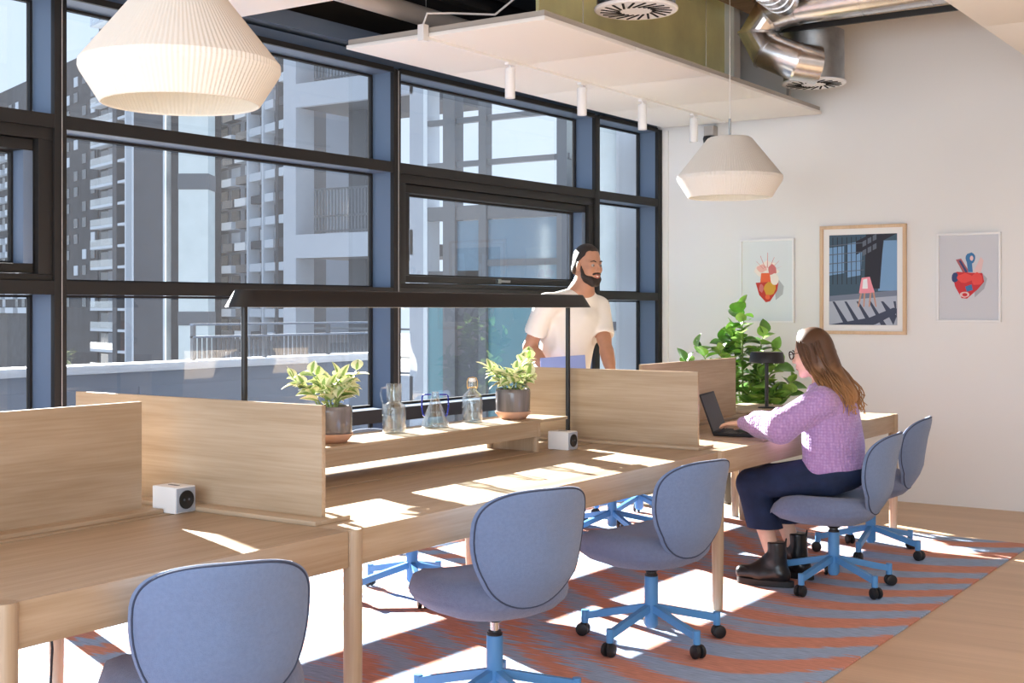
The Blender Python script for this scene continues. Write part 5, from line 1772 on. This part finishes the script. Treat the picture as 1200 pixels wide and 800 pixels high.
# terrace wall with coping, and railing
t = thing('terrace_wall', 'low blue-grey terrace wall with a white coping outside the windows', 'wall', (-7.6, 6.0, -0.03))
m = MB(); m.box(-0.09, 0.09, -10.0, 3.1, 0.0, 0.97); m.build('wall_body', M['parapet'], t, smooth=False)
for k in range(7):
    m = MB(); m.box(-0.13, 0.13, -10 + 1.873 * k + 0.004, -10 + 1.873 * k + 1.869, 0.97, 1.03, bev=0.006); m.build('coping_stone', M['coping'], t)
for k in range(7):
    m = MB(); m.box(0.09, 0.10, -9.4 + 1.6 * k, -9.4 + 1.6 * k + 1.5, 0.06, 0.86); m.build('wall_panel', M['parapet'], t, smooth=False)
t = thing('terrace_railing', 'dark slatted railing with two pale rails on the terrace wall', 'railing', (-7.6, 6.78, 1.0))
for z in (0.17, 0.265):
    m = MB(); m.box(-0.02, 0.02, 0, 2.31, z, z + 0.016); m.build('rail', M['parapet'], t, smooth=False)
for k in range(4):
    m = MB(); m.box(-0.015, 0.015, k * 0.76, k * 0.76 + 0.03, 0, 0.265); m.build('post', M['ext_steel'], t, smooth=False)
mm = MB(); mm.box(-0.006, 0.006, -0.014, 0.014, 0.01, 0.17)
bar = mm.mesh('slat', M['slate'], False)
for k in range(46):
    link('slat', bar, t, (0, 0.03 + k * 0.0497, 0))

# facade builder: u runs to the picture-left along d, outward normal faces the room
def facade(name, label, cat, P, d, length, z0, z1, depth, mt):
    ang = math.atan2(d[1], d[0])
    t = thing(name, label, cat, (P[0], P[1], z0), ang)
    m = MB(); m.box(0, length, -depth, 0, 0, z1 - z0); m.build('wall', mt, t, smooth=False)
    return t
def fbox(t, name, u0, u1, out, z0, z1, mt, y0=0.0):
    m = MB(); m.box(u0, u1, min(y0, out), max(y0, out), z0, z1)
    return m.build(name, mt, t, smooth=False)

# A: far dark tower with white balconies.  d points picture-left
dA = (-0.949, 0.316)
t = facade('apartment_tower', 'far dark tower with a stack of white balconies behind the left pane', 'building', (-136.7, 112.5), dA, 14.2, -9, 62, 12, M['tower_d'])
# local y is +90deg from d: d=(-.949,.316) -> normal (-.316,-.949) faces the camera
for k in range(24):
    z = 1.6 + k * 2.82
    s_ = fbox(t, 'balcony_slab', 4.6, 13.4, 1.5, z, z + 0.35, M['slab_w'])
    fbox(t, 'balcony_slab', 0.3, 2.9, 1.5, z, z + 0.35, M['slab_w'])
    fbox(t, 'window', 5.0, 7.4, 0.12, z + 0.5, z + 2.5, M['win_far'])
    fbox(t, 'blind_panel', 7.6, 9.8, 0.25, z + 0.35, z + 2.6, M['tower_l'])
    fbox(t, 'window', 10.0, 13.0, 0.12, z + 0.5, z + 2.5, M['win_far'])
    fbox(t, 'balustrade', 4.6, 13.4, 1.5, z + 0.35, z + 1.3, M['pglass'], 1.45)
fbox(t, 'edge_fin', -0.4, 0.0, 1.6, 0, 71, M['slab_w'])
fbox(t, 'pier', 3.0, 4.5, 1.6, 0, 71, M['bal_dk'])
t = facade('apartment_block', 'far dark low block with small windows left of the balcony tower', 'building', (-136.7 - 0.949 * 14.6, 112.5 + 0.316 * 14.6), dA, 60, -9, 38.0, 12, M['tower_d'])
for r in range(15):
    for k in range(16):
        if (k + r) % 3 != 2:
            fbox(t, 'window', 1.0 + k * 3.6, 2.6 + k * 3.6, 0.10, 10.6 + r * 2.3, 12.0 + r * 2.3, M['win_far'] if (k * 7 + r * 3) % 4 else M['slab_w'])
for r in range(13):
    for k in range(5):
        fbox(t, 'balcony', 22.0 + k * 7.0, 26.5 + k * 7.0, 1.2, 9.6 + r * 2.3, 10.5 + r * 2.3, M['slab_w'])
# B: pale tower with offset balconies
dB = (-0.93, 0.37)
t = facade('apartment_tower', 'pale tower with chequered white and grey balconies behind the window', 'building', (-112.3, 117.2), dB, 32.0, -9, 66, 14, M['tower_l'])
for k in range(26):
    z = 0.4 + k * 2.95
    for j, (u0, u1) in enumerate(((0.4, 2.2), (4.1, 6.6), (8.0, 11.2), (13.2, 16.4), (18.2, 21.2), (22.6, 25.4), (27.2, 30.6))):
        odd = (k + j) % 2
        fbox(t, 'window', u0, u1, 0.1, z + 1.1, z + 2.6, M['win_far'] if (k * 5 + j * 3) % 3 else M['slab_w'])
        fbox(t, 'balcony', u0 - 0.3 + 0.5 * odd, u1 + 0.3 + 0.5 * odd, 1.3, z, z + 1.05, M['slab_w'] if odd or j == 1 else M['bal_dk'])
        fbox(t, 'recess', u0 - 0.1, u1 + 0.1, 0.04, z + 1.05, z + 1.15, M['bal_dk'])
fbox(t, 'pier', 7.0, 7.5, 1.5, 0, 75, M['slab_w'])
fbox(t, 'pier', 2.6, 3.4, 1.4, 0, 75, M['bal_dk'])
fbox(t, 'pier', 11.9, 12.5, 1.5, 0, 75, M['slab_w'])

# facade columns close outside, between the far towers
def column(label, P, w, d, z1, mt, bands):
    t = thing('column', label, 'column', (P[0], P[1], -9.0), math.radians(34.3))
    m = MB(); m.box(0, w, 0, d, 0, z1 + 9); m.build('shaft', mt, t, smooth=False)
    for (a, b) in bands:
        m = MB(); m.box(-0.012, w + 0.012, -0.012, d + 0.012, a + 9, b + 9); m.build('joint_band', M['ext_steel'], t, smooth=False)
    return t
column('pale precast column with dark joint bands seen through the left big pane', (-20.25, 17.72), 0.60, 0.60, 14, M['conc'], [(1.05, 1.33), (3.80, 4.12), (6.6, 6.9)])
t = column('dark slate clad pier with white edges beside the pale column', (-21.05, 17.25), 0.60, 0.60, 14, M['slate'], [])
for u in (-0.03, 0.60):
    m = MB(); m.box(u, u + 0.035, -0.02, 0.1, 0, 23); m.build('edge_strip', M['slab_w'], t, smooth=False)

# C: neighbouring wing parallel to the back wall at Y = 25
def wing():
    t = thing('neighbour_wing', 'neighbouring wing with pale frame, white balcony fronts and dark slatted rails', 'building', (-24.4, 25.0, -9.0))
    H = 9.0
    def b(name, x0, x1, y0, y1, z0, z1, mt):
        m = MB(); m.box(x0 + 24.4, x1 + 24.4, y0 - 25, y1 - 25, z0 + H, z1 + H)
        return m.build(name, mt, t, smooth=False)
    b('pier', -24.35, -23.90, 24.9, 25.6, -9, 12.5, M['ext_light'])
    b('pier', -25.3, -24.75, 26.5, 27.0, -9, 12.5, M['bal_dk'])
    b('wall', -23.2, -22.6, 26.2, 26.6, -9, 12.5, M['bal_dk'])
    b('wall', -23.9, -23.2, 27.6, 28.0, -9, 12.5, M['tower_l'])
    for z in (-3.3, -0.9, 2.72, 6.70, 10.6):
        b('balcony_front', -23.9, -19.95, 24.9, 25.05, z, z + 0.62, M['ext_light'])
        b('balcony_floor', -23.9, -19.95, 25.05, 28.0, z, z + 0.3, M['bal_dk'])
        for zz in (z + 0.66, z + 1.05, z + 1.75):
            b('rail', -23.3, -19.95, 24.96, 25.0, zz, zz + 0.05, M['ext_steel'])
    mm = MB(); mm.box(-0.02, 0.02, -0.02, 0.02, 0, 1.15)
    sl = mm.mesh('slat', M['ext_steel'], False)
    for z in (2.72, 6.70):
        for k in range(30):
            link('slat', sl, t, (1.15 + k * 0.112, -0.02, z + H + 0.64))
    b('pier', -20.05, -19.62, 24.9, 25.4, -9, 12.5, M['ext_light'])
    b('pier', -19.62, -19.50, 24.9, 25.4, -9, 12.5, M['slab_w'])
    return t
wing()
def pavilion():
    t = thing('steel_pavilion', 'grey steel framed glass pavilion outside the middle window', 'building', (-19.5, 25.0, -9.0))
    H = 9.0
    def b(name, x0, x1, y0, y1, z0, z1, mt):
        m = MB(); m.box(x0 + 19.5, x1 + 19.5, y0 - 25, y1 - 25, z0 + H, z1 + H)
        return m.build(name, mt, t, smooth=False)
    b('post', -18.98, -18.62, 24.85, 25.2, -9, 9.5, M['ext_steel'])
    b('post', -17.92, -17.70, 24.85, 25.1, -9, 9.5, M['ext_steel'])
    b('post', -15.72, -15.45, 24.85, 25.1, -9, 9.5, M['ext_steel'])
    for z in (3.52, 4.80, 5.85, 8.2):
        b('beam', -19.5, -15.4, 24.9, 25.05, z, z + (0.34 if z < 4 else 0.13), M['ext_steel'])
    b('beam', -19.5, -18.6, 24.9, 25.6, 6.85, 7.2, M['bal_dk'])
    b('roof_slab', -19.5, -15.4, 25.2, 30, 3.55, 3.75, M['ext_light'])
    b('back_wall', -19.5, -15.4, 29.8, 30, -9, 3.5, M['ext_light'])
    b('base_wall', -19.45, -13.0, 25.05, 25.3, -9, -1.55, M['slate'])
    b('parapet_band', -19.5, -17.9, 24.95, 25.05, 1.6, 2.3, M['slate'])
    b('glass_panel', -17.7, -15.72, 24.95, 25.0, 1.9, 3.5, M['blue_gl'])
    b('glass_panel', -18.62, -17.92, 24.95, 25.0, 1.9, 3.5, M['blue_gl'])
    b('rail', -17.7, -15.72, 24.9, 25.05, 2.40, 2.55, M['ext_steel'])
    b('glass_panel', -17.7, -15.72, 24.95, 25.0, -1.5, 1.85, M['teal'])
    b('glass_panel', -18.62, -17.92, 24.95, 25.0, -1.5, 1.85, M['slate'])
    b('glass_panel', -19.5, -18.98, 24.95, 25.0, -1.5, 1.55, M['teal'])
    return t
pavilion()
t = thing('neighbour_column', 'pale round column outside the narrow window next to the back wall', 'column', (-14.55, 25.0, -9.0))
m = MB(); m.cyl((0, 0, 0), 0.28, 0, 19, 24); m.build('shaft', M['conc'], t)
m = MB(); m.lathe([(0, 9.9), (0.31, 9.9), (0.31, 10.1), (0, 10.1)], 24); m.build('joint_ring', M['ext_steel'], t)
t = thing('glass_facade', 'blue glazed facade outside the narrow window next to the back wall', 'building', (-13.9, 26.0, -9.0))
for k in range(6):
    m = MB(); m.box(-1.4 + k * 0.6, -1.4 + k * 0.6 + 0.55, 0, 0.05, 0, 20); m.build('glass_panel', M['blue_gl'], t, smooth=False)
    m = MB(); m.box(-1.4 + k * 0.6 + 0.55, -1.4 + k * 0.6 + 0.60, -0.08, 0.05, 0, 20); m.build('fin', M['ext_light'], t, smooth=False)
